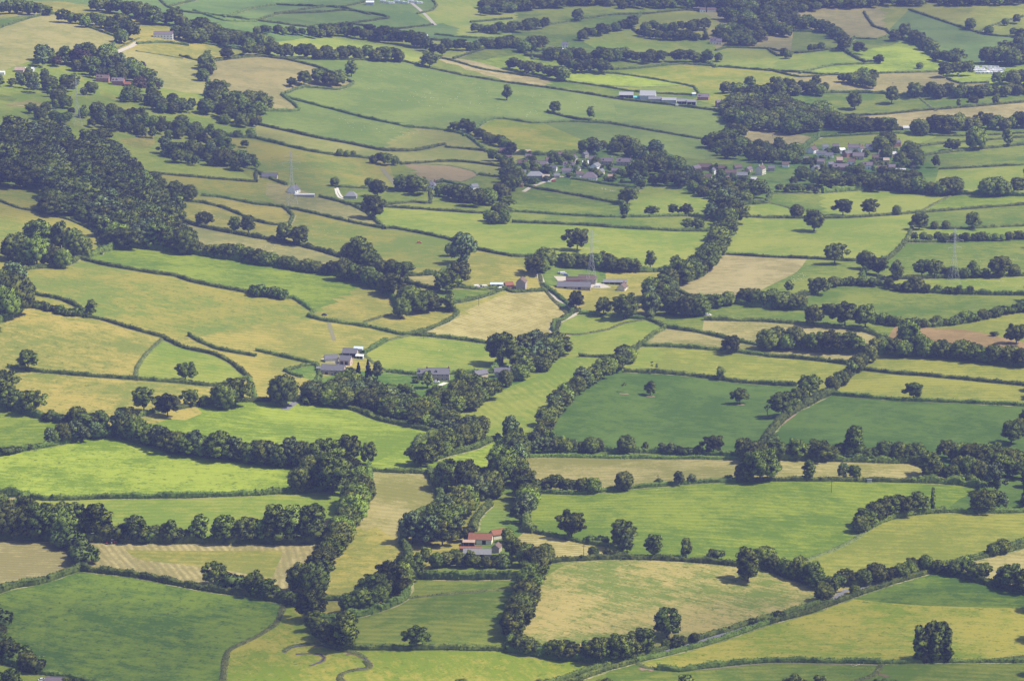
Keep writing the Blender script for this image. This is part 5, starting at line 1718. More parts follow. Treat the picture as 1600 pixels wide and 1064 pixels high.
# ================================================================= buildings
def wallmat(nm, c): return mat_plain('wall_' + nm, c)
WALL = {'stone': (.36, .31, .25), 'pink': (.44, .34, .28), 'white': (.80, .79, .76), 'cream': (.68, .62, .48), 'brick': (.36, .16, .12), 'grey': (.34, .33, .32), 'timber': (.20, .15, .11), 'tan': (.52, .42, .30), 'metal': (.42, .44, .46), 'blue': (.45, .55, .68), 'teal': (.12, .40, .42)}
ROOF = {'slate': (.125, .12, .135), 'grey': (.19, .19, .195), 'red': (.21, .082, .040), 'brown': (.13, .088, .07), 'purple': (.155, .125, .135), 'rust': (.36, .25, .19), 'pale': (.48, .47, .47), 'white': (.80, .80, .80), 'blue': (.50, .60, .74), 'tan': (.42, .33, .24), 'teal': (.14, .42, .44), 'lightgrey': (.27, .27, .28)}
ROOFW = {'slate': 'dark slate', 'grey': 'grey', 'red': 'red tiled', 'brown': 'brown tiled', 'purple': 'purplish grey', 'rust': 'rusty pale', 'pale': 'pale', 'white': 'white', 'blue': 'pale blue', 'tan': 'tan', 'teal': 'teal', 'lightgrey': 'light grey'}
WALLW = {'pink': 'pinkish stone', 'metal': 'metal', 'stone': 'stone', 'timber': 'timber', 'blue': 'pale blue', 'tan': 'tan stone'}
MW = {k: wallmat(k, v) for k, v in WALL.items()}
def roofmat(nm, c):
    m = mat_plain('roof_' + nm, c); nt = m.node_tree; n = nt.nodes; l = nt.links; b = n['Principled BSDF']
    tc = n.new('ShaderNodeTexCoord'); wv = n.new('ShaderNodeTexWave'); wv.bands_direction = 'X'; wv.inputs['Scale'].default_value = .9; wv.inputs['Distortion'].default_value = .6
    l.new(tc.outputs['Object'], wv.inputs['Vector']); bp = n.new('ShaderNodeBump'); bp.inputs['Strength'].default_value = .4; bp.inputs['Distance'].default_value = .1
    l.new(wv.outputs['Fac'], bp.inputs['Height']); l.new(bp.outputs[0], b.inputs['Normal']); b.inputs['Roughness'].default_value = .7; return m
MR_ = {k: roofmat(k, v) for k, v in ROOF.items()}
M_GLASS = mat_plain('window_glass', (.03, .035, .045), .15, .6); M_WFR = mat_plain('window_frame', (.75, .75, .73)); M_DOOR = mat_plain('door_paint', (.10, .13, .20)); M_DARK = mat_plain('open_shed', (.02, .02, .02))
def box_arr(x0, x1, y0, y1, z0, z1):
    V = [(x, y, z) for z in (z0, z1) for y in (y0, y1) for x in (x0, x1)]
    return np.array(V, float), np.array([(0, 2, 3, 1), (4, 5, 7, 6), (0, 1, 5, 4), (2, 6, 7, 3), (0, 4, 6, 2), (1, 3, 7, 5)], dtype=np.int32)
def boxes(name, bl, mat, parent):
    Vs, Qs, nv = [], [], 0
    for b in bl:
        V, Q = box_arr(*b); Vs.append(V); Qs.append(Q + nv); nv += 8
    return link(name, np_mesh(name, np.concatenate(Vs), None, np.concatenate(Qs), mat), parent)
def building(px, py, Lm, D, ev, rot, wall, roof, opt, label, cat='house', nm='house', group=None, hip=False):
    """px, py: middle of the wall nearest the viewer; ridge along local x"""
    w = ground1(px, py); a = R(rot)
    c = np.array([w[0], w[1]]) + np.array([0, (abs(Lm * math.sin(a)) + abs(D * math.cos(a))) / 2])
    z = float(H(c[0], c[1])); zs = [float(H(c[0] + u * Lm / 2 * math.cos(a), c[1] + u * Lm / 2 * math.sin(a))) for u in (-1, 1)]
    z = min([z] + zs)
    e = bpy.data.objects.new(nm, None); COL.objects.link(e); e.location = (c[0], c[1], z); e.rotation_euler = (0, 0, a); tag(e, label, cat, group)
    l2, d2 = Lm / 2, D / 2; pitch = .42 if 'f' in opt else .78
    if 'l' in opt: pitch = .28
    rise = d2 * pitch
    gw = 0 if hip else rise
    # walls with gables
    V = [(-l2, -d2, -1), (l2, -d2, -1), (l2, d2, -1), (-l2, d2, -1), (-l2, -d2, ev), (l2, -d2, ev), (l2, d2, ev), (-l2, d2, ev), (-l2, 0, ev + gw), (l2, 0, ev + gw)]
    Q = [(0, 1, 5, 4), (2, 3, 7, 6), (1, 2, 6, 5), (3, 0, 4, 7)]; T = [(5, 6, 9), (7, 4, 8)]
    if not hip: pass
    else: T = [(4, 5, 6), (4, 6, 7)]
    link('walls', np_mesh('walls', V, T, Q, MW[wall]), e)
    ov = .35; t = .16
    ra, rb = l2 + ov, d2 + ov; zd = ev - ov * pitch; hx = ra if not hip else max(.3, l2 - d2 * .8)
    V = []
    for dz in (0.02, t + .02): V += [(-ra, -rb, zd + dz), (ra, -rb, zd + dz), (ra, rb, zd + dz), (-ra, rb, zd + dz), (-hx, 0, ev + rise + dz), (hx, 0, ev + rise + dz)]
    if hip:
        F = [(6, 7, 11, 10), (8, 9, 10, 11), (0, 1, 7, 6), (2, 3, 9, 8), (1, 2, 8, 7), (3, 0, 6, 9)]; T = [(7, 8, 11), (9, 6, 10)]
    else:
        F = [(6, 7, 11, 10), (8, 9, 10, 11), (0, 1, 7, 6), (2, 3, 9, 8), (1, 5, 11, 7), (5, 2, 8, 11), (4, 0, 6, 10), (3, 4, 10, 9), (1, 0, 4, 5), (3, 2, 5, 4)]; T = None
    ro = link('roof', np_mesh('roof', V, T, F, MR_[roof]), e)
    boxes('ridge', [(-hx, hx, -.14, .14, ev + rise + t - .06, ev + rise + t + .1)], MR_[roof], ro)
    if 'c' in opt or 'k' in opt:
        xs = [l2 - .5] + ([-l2 + .5] if 'k' in opt else [])
        for x in xs:
            ch = boxes('chimney', [(x - .4, x + .4, -.35, .35, ev + rise * .6, ev + rise + 1.3)], MW['white' if 'W' in opt else 'brick' if wall != 'stone' else 'stone'], ro)
            boxes('chimney_pot', [(x - .12, x + .12, -.12, .12, ev + rise + 1.3, ev + rise + 1.7)], MR_['red'], ro)
    if 's' in opt:   # open fronted shed
        n = max(2, int(Lm / 4.5))
        for i in range(n):
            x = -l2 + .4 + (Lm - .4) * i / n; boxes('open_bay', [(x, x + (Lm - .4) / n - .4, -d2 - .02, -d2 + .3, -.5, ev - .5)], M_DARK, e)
    elif 'n' not in opt:
        n = max(2, int(Lm / 3.2)); rows = 1 if ev < 4 else 2
        for rr in range(rows):
            z0 = .95 + rr * 2.5
            for i in range(n):
                x = -l2 + Lm * (i + .5) / n
                if rr == 0 and i == n // 2:
                    boxes('door', [(x - .5, x + .5, -d2 - .05, -d2 + .05, -.2, 2.0)], M_DOOR, e); continue
                f = boxes('window', [(x - .6, x + .6, -d2 - .04, -d2 + .04, z0 - .06, z0 + 1.15)], M_WFR, e)
                boxes('pane', [(x - .5, x + .5, -d2 - .06, -d2 + .02, z0 + .03, z0 + 1.05)], M_GLASS, f)
            f = boxes('window', [(l2 - .04, l2 + .04, -.55, .55, z0 - .06, z0 + 1.15)], M_WFR, e)
            boxes('pane', [(l2 - .02, l2 + .06, -.45, .45, z0 + .03, z0 + 1.05)], M_GLASS, f)
    if 'g' in opt:   # garage / barn door openings
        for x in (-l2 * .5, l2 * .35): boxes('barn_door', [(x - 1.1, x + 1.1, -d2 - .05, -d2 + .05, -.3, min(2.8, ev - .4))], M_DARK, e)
    for ch_ in opt:
        if ch_.isdigit():
            k = int(ch_)
            for i in range(k):
                x = -l2 + Lm * (i + .6) / (k + 1.6)
                yb = -d2 * .72; zb = ev + rise * .22
                dm = boxes('dormer', [(x - .9, x + .9, yb, yb + d2 * .6, zb - .1, zb + 1.2)], MW['white'], e)
                V = [(x - 1.15, yb - .2, zb + 1.2), (x + 1.15, yb - .2, zb + 1.2), (x + 1.15, yb + d2 * .65, zb + 1.2), (x - 1.15, yb + d2 * .65, zb + 1.2), (x, yb - .2, zb + 2.0), (x, yb + d2 * .65, zb + 2.0)]
                link('dormer_roof', np_mesh('dormer_roof', V, [(0, 1, 4), (2, 3, 5)], [(0, 4, 5, 3), (1, 2, 5, 4)], MR_[roof]), dm)
                boxes('pane', [(x - .6, x + .6, yb - .03, yb + .03, zb + .15, zb + 1.05)], M_GLASS, dm)
    return e
# x | y | length px | depth m | eaves m | turn | wall | roof | options | where it stands
# options: c chimney, k two chimneys, W white chimney, f shallow roof, l very low pitch, s open bays, n no windows, g barn doors, h hipped, digit dormers
BLD = """
farm|751,851,36,7,3.4,-7|cream|red|ng|long red roofed barn with white gable
farm|779,843,22,5.5,3.0,28|cream|red|n|slanting red roofed wing behind the long barn
farm|733,853,18,5,2.4,-4|timber|rust|ls|low open shed with rusty pale roof
farm|735,862,34,4,2.3,-1|timber|red|ln|low red roofed lean-to behind the slate barn
farm|746,872,43,6,2.8,-3|stone|grey|ng|long grey slate barn in front of the red roofs
farm|776,864,13,5,3.2,75|stone|brown|n|small stone gable right of the slate barn
farm|520,587,36,8,4.3,-9|pink|slate|g|largest stone barn, nearest the farm wood
farm|517,567,20,6,3.0,14|cream|slate|n|stone barn behind the largest, at the left
farm|540,571,17,7,3.8,-14|pink|slate|g|middle stone barn with blue door
farm|547,558,22,7,3.2,-10|stone|slate|s|open fronted barn behind the middle one
shed|560,551,13,6,3.0,-8|metal|blue|ln|pale blue roofed metal shed, farthest of the stone farm
shed|562,561,11,4,2.4,-8|metal|white|ls|small white roofed open shed beside the blue one
shed|500,580,10,4,2.2,-9|stone|grey|ln|tiny stone lean-to left of the largest barn
house|684,595,36,8.5,4.9,-1|pink|slate|2k|big slate roofed house with two dormers
house|659,592,14,7,3.9,-1|pink|slate|1|lower left wing of the dormer house
house|750,592,17,6,3.0,38|tan|slate|n|yellow gabled cottage between the house and the far cottage
house|785,590,24,6.5,4.2,-3|stone|slate|cW|stone cottage with white chimney under big oak
farm|897,453,52,8,3.0,-5|stone|slate|g|longest dark roofed range of the yard farm
farm|918,444,27,8,3.6,-6|stone|brown|n|brown roofed hall behind the long range
farm|896,443,22,5,3.2,-5|brick|brown|n|low brown roof between the ranges
shed|961,445,36,4.5,2.3,-3|stone|grey|s|long low shed right of the yard
house|973,455,15,7,2.6,70|cream|brown|c|small cottage with steep brown roof right of the yard
farm|815,454,17,9,6.0,82|stone|brown|n|tall plain stone barn gable by the lane
shed|795,451,12,5,2.6,20|brick|red|n|small red shed left of the tall gable
shed|776,449,19,5,2.7,0|metal|blue|lg|pale blue topped shed beside parked vehicles
shed|780,453,8,3,1.8,5|white|white|ln|low white store in front of the blue topped shed
house|1090,484,13,6,3.8,60|white|slate|c|lone white gabled cottage by the belt
house|421,280,24,7,2.7,-4|tan|slate|n|brown gabled bungalow under the hedge
house|458,303,18,7,2.8,62|white|slate|c|white gabled bungalow near the tower
shed|476,308,30,5,2.4,-1|grey|pale|ln|long flat topped shed beside the white bungalow
house|548,311,18,9,2.6,-4|grey|grey|hn|hipped grey bungalow in the paddock
house|673,297,14,8,4.8,-8|white|slate|hc|square white villa with slate roof
house|741,299,9,6,4.2,30|white|grey|n|half hidden white house in dark trees
shed|818,242,22,6,2.4,4|tan|tan|n|long tan roofed building above the village
middle|786,240,12,6,2.8,0|brick|brown|n|
middle|844,243,10,4,2.4,0|white|white|ln|
middle|872,248,12,6,3.6,20|stone|brown|c|
middle|816,260,14,7,3.0,-12|stone|brown|c|
middle|842,264,24,8,4.2,-6|white|purple|2c|
middle|836,279,25,9,2.8,-2|grey|lightgrey|hn|
middle|803,288,13,6,3.6,56|white|brown|c|
middle|853,282,11,6,2.8,8|tan|tan|n|
middle|889,265,17,8,4.0,-6|white|purple|1c|
middle|896,256,12,7,4.6,70|cream|slate|c|
middle|885,272,14,6,3.0,0|cream|purple|n|
middle|915,262,9,6,4.0,0|blue|white|n|
middle|931,268,13,8,4.4,62|white|grey|c|
middle|921,283,24,12,3.0,-4|white|purple|hn|
middle|948,260,18,8,5.0,-4|stone|purple|1cW|
middle|975,260,22,8,4.6,-6|stone|purple|1k|
middle|954,282,8,6,3.0,0|brick|rust|n|
middle|812,293,8,5,2.4,10|brick|brown|n|
middle|901,270,9,6,3.4,50|white|slate|n|
eastern|1102,267,20,8,3.6,-8|brick|brown|n|
eastern|1114,273,9,6,4.2,72|white|slate|c|
eastern|1082,277,26,8,3.0,-1|brick|brown|n|
eastern|1126,268,16,6,3.4,-12|brick|brown|n|
eastern|1142,276,17,7,3.8,-4|tan|brown|c|
eastern|1153,267,11,6,3.2,20|stone|brown|n|
eastern|1160,281,16,7,4.4,-3|pink|grey|c|
eastern|1136,286,11,6,3.6,66|tan|brown|n|
eastern|1189,274,14,8,6.2,64|cream|brown|kW|
eastern|1216,241,10,6,3.4,8|white|slate|c|
right|1270,241,15,8,3.8,58|white|brown|c|
right|1284,245,15,6,3.0,-6|white|slate|n|
right|1296,248,12,6,3.2,-8|white|slate|n|
right|1312,257,9,7,4.0,0|brick|rust|n|
right|1314,267,24,8,3.4,-3|brick|purple|1n|
right|1316,240,8,5,3.2,14|white|white|n|
right|1335,238,19,7,4.4,-6|cream|purple|k|
right|1346,240,9,7,4.2,60|white|brown|c|
right|1342,250,17,8,3.4,-8|tan|purple|c|
right|1358,265,19,7,4.0,-4|white|purple|1c|
right|1378,268,16,6,3.0,-6|brick|brown|n|
right|1408,271,15,7,3.0,-8|grey|pale|ln|
right|1417,275,26,6,2.6,0|brick|pale|ln|
right|1401,230,11,7,4.0,18|brick|slate|c|
right|1252,273,15,7,3.0,12|cream|slate|n|
right|1385,255,9,5,2.8,0|tan|tan|n|
right|1396,246,9,5,2.8,34|pink|pale|n|
right|1325,246,10,6,3.4,40|brick|slate|n|
right|1416,204,9,5,2.6,0|white|pale|n|
right|1331,204,7,4,2.4,0|cream|rust|n|
middle|795,252,9,6,2.8,10|brick|brown|n|
middle|826,250,9,6,3.0,-10|tan|purple|c|
middle|858,256,10,6,3.4,15|white|brown|n|
middle|870,279,9,5,2.8,0|stone|grey|n|
middle|865,268,10,6,3.0,-12|white|slate|n|
middle|905,277,10,6,3.0,8|cream|brown|n|
middle|926,256,10,7,4.0,-10|stone|purple|c|
middle|938,274,10,6,3.2,50|cream|grey|n|
middle|962,272,12,6,3.2,-8|stone|purple|n|
middle|914,248,9,6,3.8,60|stone|slate|c|
middle|818,274,8,5,2.8,0|white|grey|n|
middle|788,272,9,6,2.8,0|tan|brown|n|
eastern|1120,283,9,5,3.0,0|white|grey|n|
eastern|1107,281,10,6,3.0,-8|cream|brown|n|
eastern|1170,270,9,6,3.4,55|pink|purple|c|
eastern|1205,268,10,6,3.2,0|stone|slate|n|
eastern|1228,262,10,6,3.0,-8|white|brown|n|
eastern|1178,285,9,5,2.8,0|white|pale|n|
eastern|1088,268,10,6,3.2,40|pink|purple|n|
right|1260,255,9,6,3.2,20|cream|purple|n|
right|1283,258,11,6,3.2,-10|stone|purple|n|
right|1298,262,9,6,3.0,45|white|slate|n|
right|1330,258,12,6,3.4,-4|white|brown|c|
right|1306,233,9,5,3.0,0|tan|purple|n|
right|1358,235,10,6,3.6,10|white|slate|n|
right|1368,252,10,6,3.4,-8|brick|brown|c|
right|1394,266,10,6,3.0,0|cream|purple|n|
right|1342,272,10,6,3.0,-6|white|grey|n|
right|1275,268,10,6,3.0,50|cream|slate|n|
right|1290,234,9,5,3.0,0|white|grey|n|
right|1378,243,9,5,3.2,0|white|brown|n|
right|1426,262,9,6,3.0,0|cream|brown|n|
barns|979,155,22,13,4.0,-4|timber|lightgrey|fs|widest left grey shed of the far barns
barns|995,158,10,8,3.6,0|teal|teal|ln|teal painted shed between two grey barns
barns|1013,159,24,20,6.0,-6|metal|lightgrey|fn|huge high roofed grey barn
barns|1024,161,20,6,4.0,-6|grey|grey|n|grey front part of the huge barn
barns|1046,162,22,10,3.6,-6|metal|lightgrey|fn|pale low barn right of the huge barn
barns|1066,164,15,10,3.6,-6|metal|grey|fs|dark mouthed barn with parked machines
barns|1081,165,14,9,3.8,-6|metal|grey|fs|last grey barn of the row
house|1099,157,17,8,3.4,-8|brick|purple|1n|purplish cottage behind the far barns
shed|1084,151,5,4,3.0,0|blue|white|ln|tiny pale blue box above the far barns
house|1124,168,9,6,4.6,20|brick|purple|c|narrow brick house at the wood edge
house|1136,168,12,5,2.8,0|white|white|ln|low white house at the wood edge
house|1151,174,7,6,3.4,0|cream|tan|n|cream house among far wood trees
house|1133,178,9,5,2.6,0|brick|rust|n|low reddish house at the foot of far barns
hall|255,61,30,7,6.5,-2|white|purple|c|long white hall on the far ridge
house|160,129,20,8,4.6,-4|brick|brown|2k|left red brick villa in the hill trees
house|184,134,19,8,4.8,-6|brick|purple|2c|right red brick villa with white dormers
shed|199,136,9,6,2.8,-4|brick|red|s|small red shed beside the brick villas
house|203,187,18,7,3.2,-6|white|slate|1n|slate bungalow under the wood
house|30,114,14,7,3.0,-6|pink|rust|n|low pinkish house at the far left
shed|43,112,18,8,3.0,-6|metal|pale|ln|pale roofed shed at the far left
shed|2,117,10,5,2.6,0|white|white|ln|white shed at the left edge
house|39,20,8,6,3.8,0|white|slate|n|tiny pale house at the top left
house|357,62,11,6,3.0,-4|white|slate|n|small white house right of the white hall
house|347,60,6,5,3.0,0|brick|red|n|small red house right of the white hall
shed|578,9,12,10,4.0,0|metal|white|ln|bright white roofed shed at the top
shed|622,66,16,8,3.6,0|timber|pale|ln|mauve shed in the far trees
shed|662,61,12,8,2.6,0|timber|white|fn|far shed with shining white roof
house|883,76,9,7,4.4,0|white|slate|c|small white farmhouse on the far slope
shed|877,80,7,5,2.2,0|white|pale|ln|low white outhouse by the far farmhouse
shed|861,80,9,5,2.6,0|timber|purple|n|dull outhouse by the far farmhouse
house|1119,70,18,8,3.6,-6|cream|purple|2c|far house with pale gables
house|1098,20,9,6,3.8,0|white|brown|c|left far house in the top wood
house|1112,20,14,6,3.6,0|cream|brown|n|right far house in the top wood
house|1194,64,12,6,3.4,0|stone|purple|n|far house at the wood edge
house|1437,7,11,6,3.4,0|white|white|n|far white house at the top right
house|1480,205,7,5,2.8,0|pink|rust|n|pinkish house in the tree row
shed|85,1071,30,8,2.0,-4|timber|purple|ln|dark roof cut by the bottom edge
"""
vill = {'middle': ('the middle village', []), 'eastern': ('the eastern village', []), 'right': ('the right hand village', [])}
def oneb(l):
    g, pos, wall, roof, opt, txt = l.split('|'); x, y, Lp, D, ev, rot = map(float, pos.split(','))
    return g, x, y, Lp, D, ev, rot, wall, roof, opt, txt
items = [oneb(l) for l in BLD.strip().splitlines()]
for g in vill: vill[g] = (vill[g][0], sorted([b for b in items if b[0] == g], key=lambda b: b[1]))
WNAME = {'tan': 'tan', 'pink': 'pinkish', 'metal': 'metal'}
for b in items:
    g, x, y, Lp, D, ev, rot, wall, roof, opt, txt = b
    s = scale_at(ground1(x, y)); Lm = Lp / s / max(.75, abs(math.cos(R(rot)))) if abs(rot) < 45 else Lp / s
    if abs(rot) >= 45: Lm, D = D * 1.25, max(4.5, Lp / s * .85)
    if g in vill:
        vn, its = vill[g]; k = its.index(b) + 1
        txt = '%s house with %s roof, %s from left in %s' % (WNAME.get(wall, wall), ROOFW[roof], ordinal(k), vn) if k <= 20 else '%s house with %s roof, %s from right in %s' % (WNAME.get(wall, wall), ROOFW[roof], ordinal(len(its) - k + 1), vn)
        cat, nm, grp_ = 'house', 'house', 'houses of ' + vn
    else:
        cat = {'farm': 'barn', 'barns': 'barn', 'shed': 'shed', 'house': 'house', 'hall': 'hall'}[g]; nm = {'farm': 'barn', 'barns': 'barn', 'shed': 'shed', 'house': 'house', 'hall': 'hall'}[g]
        grp_ = {'farm': 'farm buildings', 'barns': 'far grey barns', 'shed': 'sheds', 'house': 'scattered houses', 'hall': None}[g]
    building(x, y, Lm, D, ev, rot, wall, roof, opt, txt, cat, nm, grp_, hip='h' in opt)
# white turret of the hall
w = ground1(269, 60); e = link('turret', None, None, (w[0], w[1] + 6, w[2])); tag(e, 'slim white turret standing behind the white hall', 'tower')
V, T = ico(2); boxes('tower_shaft', [(-1.7, 1.7, -1.7, 1.7, -1, 8.5)], MW['white'], e)
link('tower_cap', np_mesh('tower_cap', V * (1.9, 1.9, 3.0) + (0, 0, 9.2), T, None, MW['white'], True), e)

# ================================================================= caravans, cars, tractor
def cyl(axis, c, r, hw, n=12):
    V = []; 
    for s in (-1, 1):
        for k in range(n):
            a = 2 * math.pi * k / n; V.append((c[0] + r * math.cos(a), c[1] + s * hw, c[2] + r * math.sin(a)) if axis == 'y' else (c[0] + s * hw, c[1] + r * math.cos(a), c[2] + r * math.sin(a)))
    Q = [(k, (k + 1) % n, n + (k + 1) % n, n + k) for k in range(n)]
    T = [(0, k + 1, k) for k in range(1, n - 1)] + [(n, n + k, n + k + 1) for k in range(1, n - 1)]
    return V, T, Q
M_TYRE = mat_plain('tyre_rubber', (.02, .02, .02)); M_RED = mat_plain('red_paint', (.45, .04, .03), .4, .5); M_WHT = mat_plain('white_paint', (.78, .78, .78), .4, .5)
M_BLU = mat_plain('blue_paint', (.08, .14, .35), .4, .5); M_BLK = mat_plain('dark_paint', (.03, .035, .05), .4, .5); M_SIL = mat_plain('silver_paint', (.5, .52, .55), .35, .5); M_ORG = mat_plain('orange_paint', (.6, .16, .04), .5, .4)
def loft(secs, mat, name, parent):
    """secs: list of (x, half width, z0, z1)"""
    V, Q = [], []
    for x, hw, z0, z1 in secs: V += [(x, -hw, z0), (x, hw, z0), (x, hw * .94, z1), (x, -hw * .94, z1)]
    n = len(secs)
    for i in range(n - 1):
        for k in range(4): Q.append((i * 4 + k, i * 4 + (k + 1) % 4, (i + 1) * 4 + (k + 1) % 4, (i + 1) * 4 + k))
    Q += [(0, 3, 2, 1), (n * 4 - 4, n * 4 - 3, n * 4 - 2, n * 4 - 1)]
    return link(name, np_mesh(name, V, None, Q, mat), parent)
def car(px, py, rot, mat, label, van=False):
    w = ground1(px, py); e = link('van' if van else 'car', None, None, (w[0], w[1], w[2] + .15), R(rot)); tag(e, label, 'van' if van else 'car', 'parked vehicles')
    if van:
        loft([(-2.5, .95, .4, 2.2), (1.5, .95, .4, 2.2), (2.2, .92, .4, 1.2), (2.6, .85, .45, 1.0)], mat, 'body', e)
        boxes('windscreen', [(1.72, 1.95, -.75, .75, 1.3, 1.85)], M_GLASS, e)
    else:
        loft([(-2.15, .8, .45, .8), (-2.0, .88, .35, .95), (1.0, .88, .3, .95), (2.0, .85, .35, .8), (2.15, .75, .45, .7)], mat, 'body', e)
        loft([(-1.75, .78, .94, .96), (-1.2, .76, .94, 1.42), (.35, .76, .94, 1.42), (1.05, .78, .94, .96)], M_GLASS, 'cabin_glass', e)
        boxes('roof', [(-1.15, .3, -.66, .66, 1.42, 1.47)], mat, e)
    for x in (-1.35, 1.35):
        for y in (-.85, .85):
            V, T, Q = cyl('y', (x, y, .33), .33, .12); link('wheel', np_mesh('wheel', V, T, Q, M_TYRE), e)
    return e
for a in [(745, 449.5, 20, M_WHT, 'white van parked at the left end of the earth yard', True), (752, 449, -15, M_BLU, 'blue car second from left on the earth yard', False), (758, 450, 10, M_WHT, 'white van parked beside the blue topped shed', True),
          (762, 452, 80, M_SIL, 'silver car nearest the hedge on the earth yard', False), (748, 451.5, 60, M_RED, 'red car behind white van on the earth yard', False), (934, 449, 8, M_WHT, 'white van alone on the gravel yard', True),
          (880, 429, 5, M_WHT, 'white van under the trees of the yard farm', True), (874, 428, -10, M_SIL, 'silver car beside the trees of the yard farm', False), (884, 431, 0, M_BLU, 'blue car at the edge of the yard farm', False), (682, 598, 4, M_WHT, 'white car in front of the dormer house', False),
          (1098, 491, -8, M_SIL, 'silver car by the lone cottage', False), (1106, 492.5, 12, M_WHT, 'white car by the lone cottage', False), (507, 493, -6, M_BLK, 'dark blue car at the gate of the long field', False),
          (699, 503, 30, M_BLK, 'dark car beside the tiny paddock hedge', False), (1059, 166.5, 0, M_WHT, 'white van before the far barns', True), (1073, 166, 0, M_SIL, 'silver car before the far barns', False), (1083, 168.5, 90, M_RED, 'red van before the far barns', True),
          (865, 284, 28, M_RED, 'red car on the village road', False), (834, 292.5, 30, M_RED, 'red car at the lower village road bend', False), (858, 285, 30, M_WHT, 'white car on the village road', False), (946, 282, 6, M_WHT, 'white car beside the village sheep field', False), (910, 280, 0, M_WHT, 'white van left of the big purple roof', True),
          (920, 274, 10, M_SIL, 'silver car between village houses', False), (1324, 274.5, 0, M_WHT, 'long white van in front of the right village', True), (1350, 259, 0, M_WHT, 'white van in the right village', True), (655, 380, 10, M_ORG, 'orange car on the top of the domed olive field', False),
          (66, 1063.5, 20, M_WHT, 'white car at the bottom left corner', False), (486, 562, 0, M_BLU, 'blue car inside the stone farm yard', False), (1421, 893.5, 22, M_WHT, 'white car on the lane at the lane corner bushes', False), (1453, 889, 24, M_WHT, 'white car at the end of the foreground lane', False)][:]:
    if a[4].startswith('blue car inside') or a[4].startswith('white car on the lane at'): continue
    car(*a)
def caravan(px, py, rot, label, L_=6.5):
    w = ground1(px, py); e = link('caravan', None, None, (w[0], w[1], w[2] + .1), R(rot)); tag(e, label, 'caravan', 'static caravans')
    loft([(-L_ / 2, 1.05, .5, 2.2), (-L_ / 2 + .3, 1.15, .4, 2.6), (L_ / 2 - .3, 1.15, .4, 2.6), (L_ / 2, 1.05, .5, 2.2)], M_WHT, 'body', e)
    for i in range(3): boxes('window', [(-L_ / 2 + .8 + i * 1.7, -L_ / 2 + 1.8 + i * 1.7, -1.18, -1.1, 1.3, 1.9)], M_GLASS, e)
    V, T, Q = cyl('y', (0, 0, .33), .33, 1.0); link('wheel', np_mesh('wheel', V, T, Q, M_TYRE), e)
cs = [(1520 + i * 6.2 + (j % 2) * 3, 107.5 + j * 2.9) for j in range(4) for i in range(8)]
k = 0
for j in range(4):
    for i in range(8):
        x, y = 1519 + i * 6.3 + (j % 2) * 3, 107.5 + j * 2.9
        if (i * 7 + j * 3) % 5 == 4: continue
        caravan(x, y, rr_.uniform(-14, 14), '%s from left in %s row of the far caravan park' % ('white caravan, ' + ordinal(i + 1), ['farthest', 'second', 'third', 'nearest'][j]))
for i, x in enumerate([598, 604, 612, 620, 627, 634, 641, 648, 656]): caravan(x, 4.5 + (i % 3), rr_.uniform(-20, 20), '%s pale caravan from left along the top edge' % ordinal(i + 1), 8)
caravan(1497, 119, 90, 'white caravan between two trees left of the park')

w = ground1(177, 849); e = link('tractor', None, None, (w[0], w[1], w[2] + .05), R(-4)); tag(e, 'small red tractor with white cab roof working on the mown strip', 'tractor')
loft([(.2, .42, .7, 1.55), (1.6, .40, .7, 1.5), (1.9, .36, .75, 1.35)], M_RED, 'bonnet', e)
loft([(-1.1, .62, .95, 1.5), (-.9, .62, .95, 2.45), (.1, .62, .95, 2.45), (.35, .6, .95, 1.5)], M_GLASS, 'cab', e); boxes('cab_roof', [(-1.15, .3, -.75, .75, 2.46, 2.62)], M_WHT, e)
boxes('mudguard', [(-1.4, -.1, s * .95 - .25, s * .95 + .25, 1.55, 1.68) for s in (-1, 1)], M_RED, e)
for x, r_, wy in ((-.75, .85, .9), (1.45, .5, .75)):
    for s in (-1, 1):
        V, T, Q = cyl('y', (x, s * wy, r_), r_, .22, 16); wh = link('wheel', np_mesh('wheel', V, T, Q, M_TYRE), e)
        V, T, Q = cyl('y', (x, s * wy, r_), r_ * .5, .25, 12); link('rim', np_mesh('rim', V, T, Q, M_WHT if r_ > .6 else M_RED), wh)
w2 = ground1(168.5, 849.5); e = link('mower', None, None, (w2[0], w2[1], w2[2] + .05), R(-4)); tag(e, 'hay mower towed behind the red tractor', 'mower')
boxes('frame', [(-1.2, 1.9, -.08, .08, .55, .68), (-1.0, .2, -1.5, 1.5, .45, .75)], M_RED, e); boxes('skirt', [(-1.1, .3, -1.6, 1.6, .15, .5)], M_BLK, e)

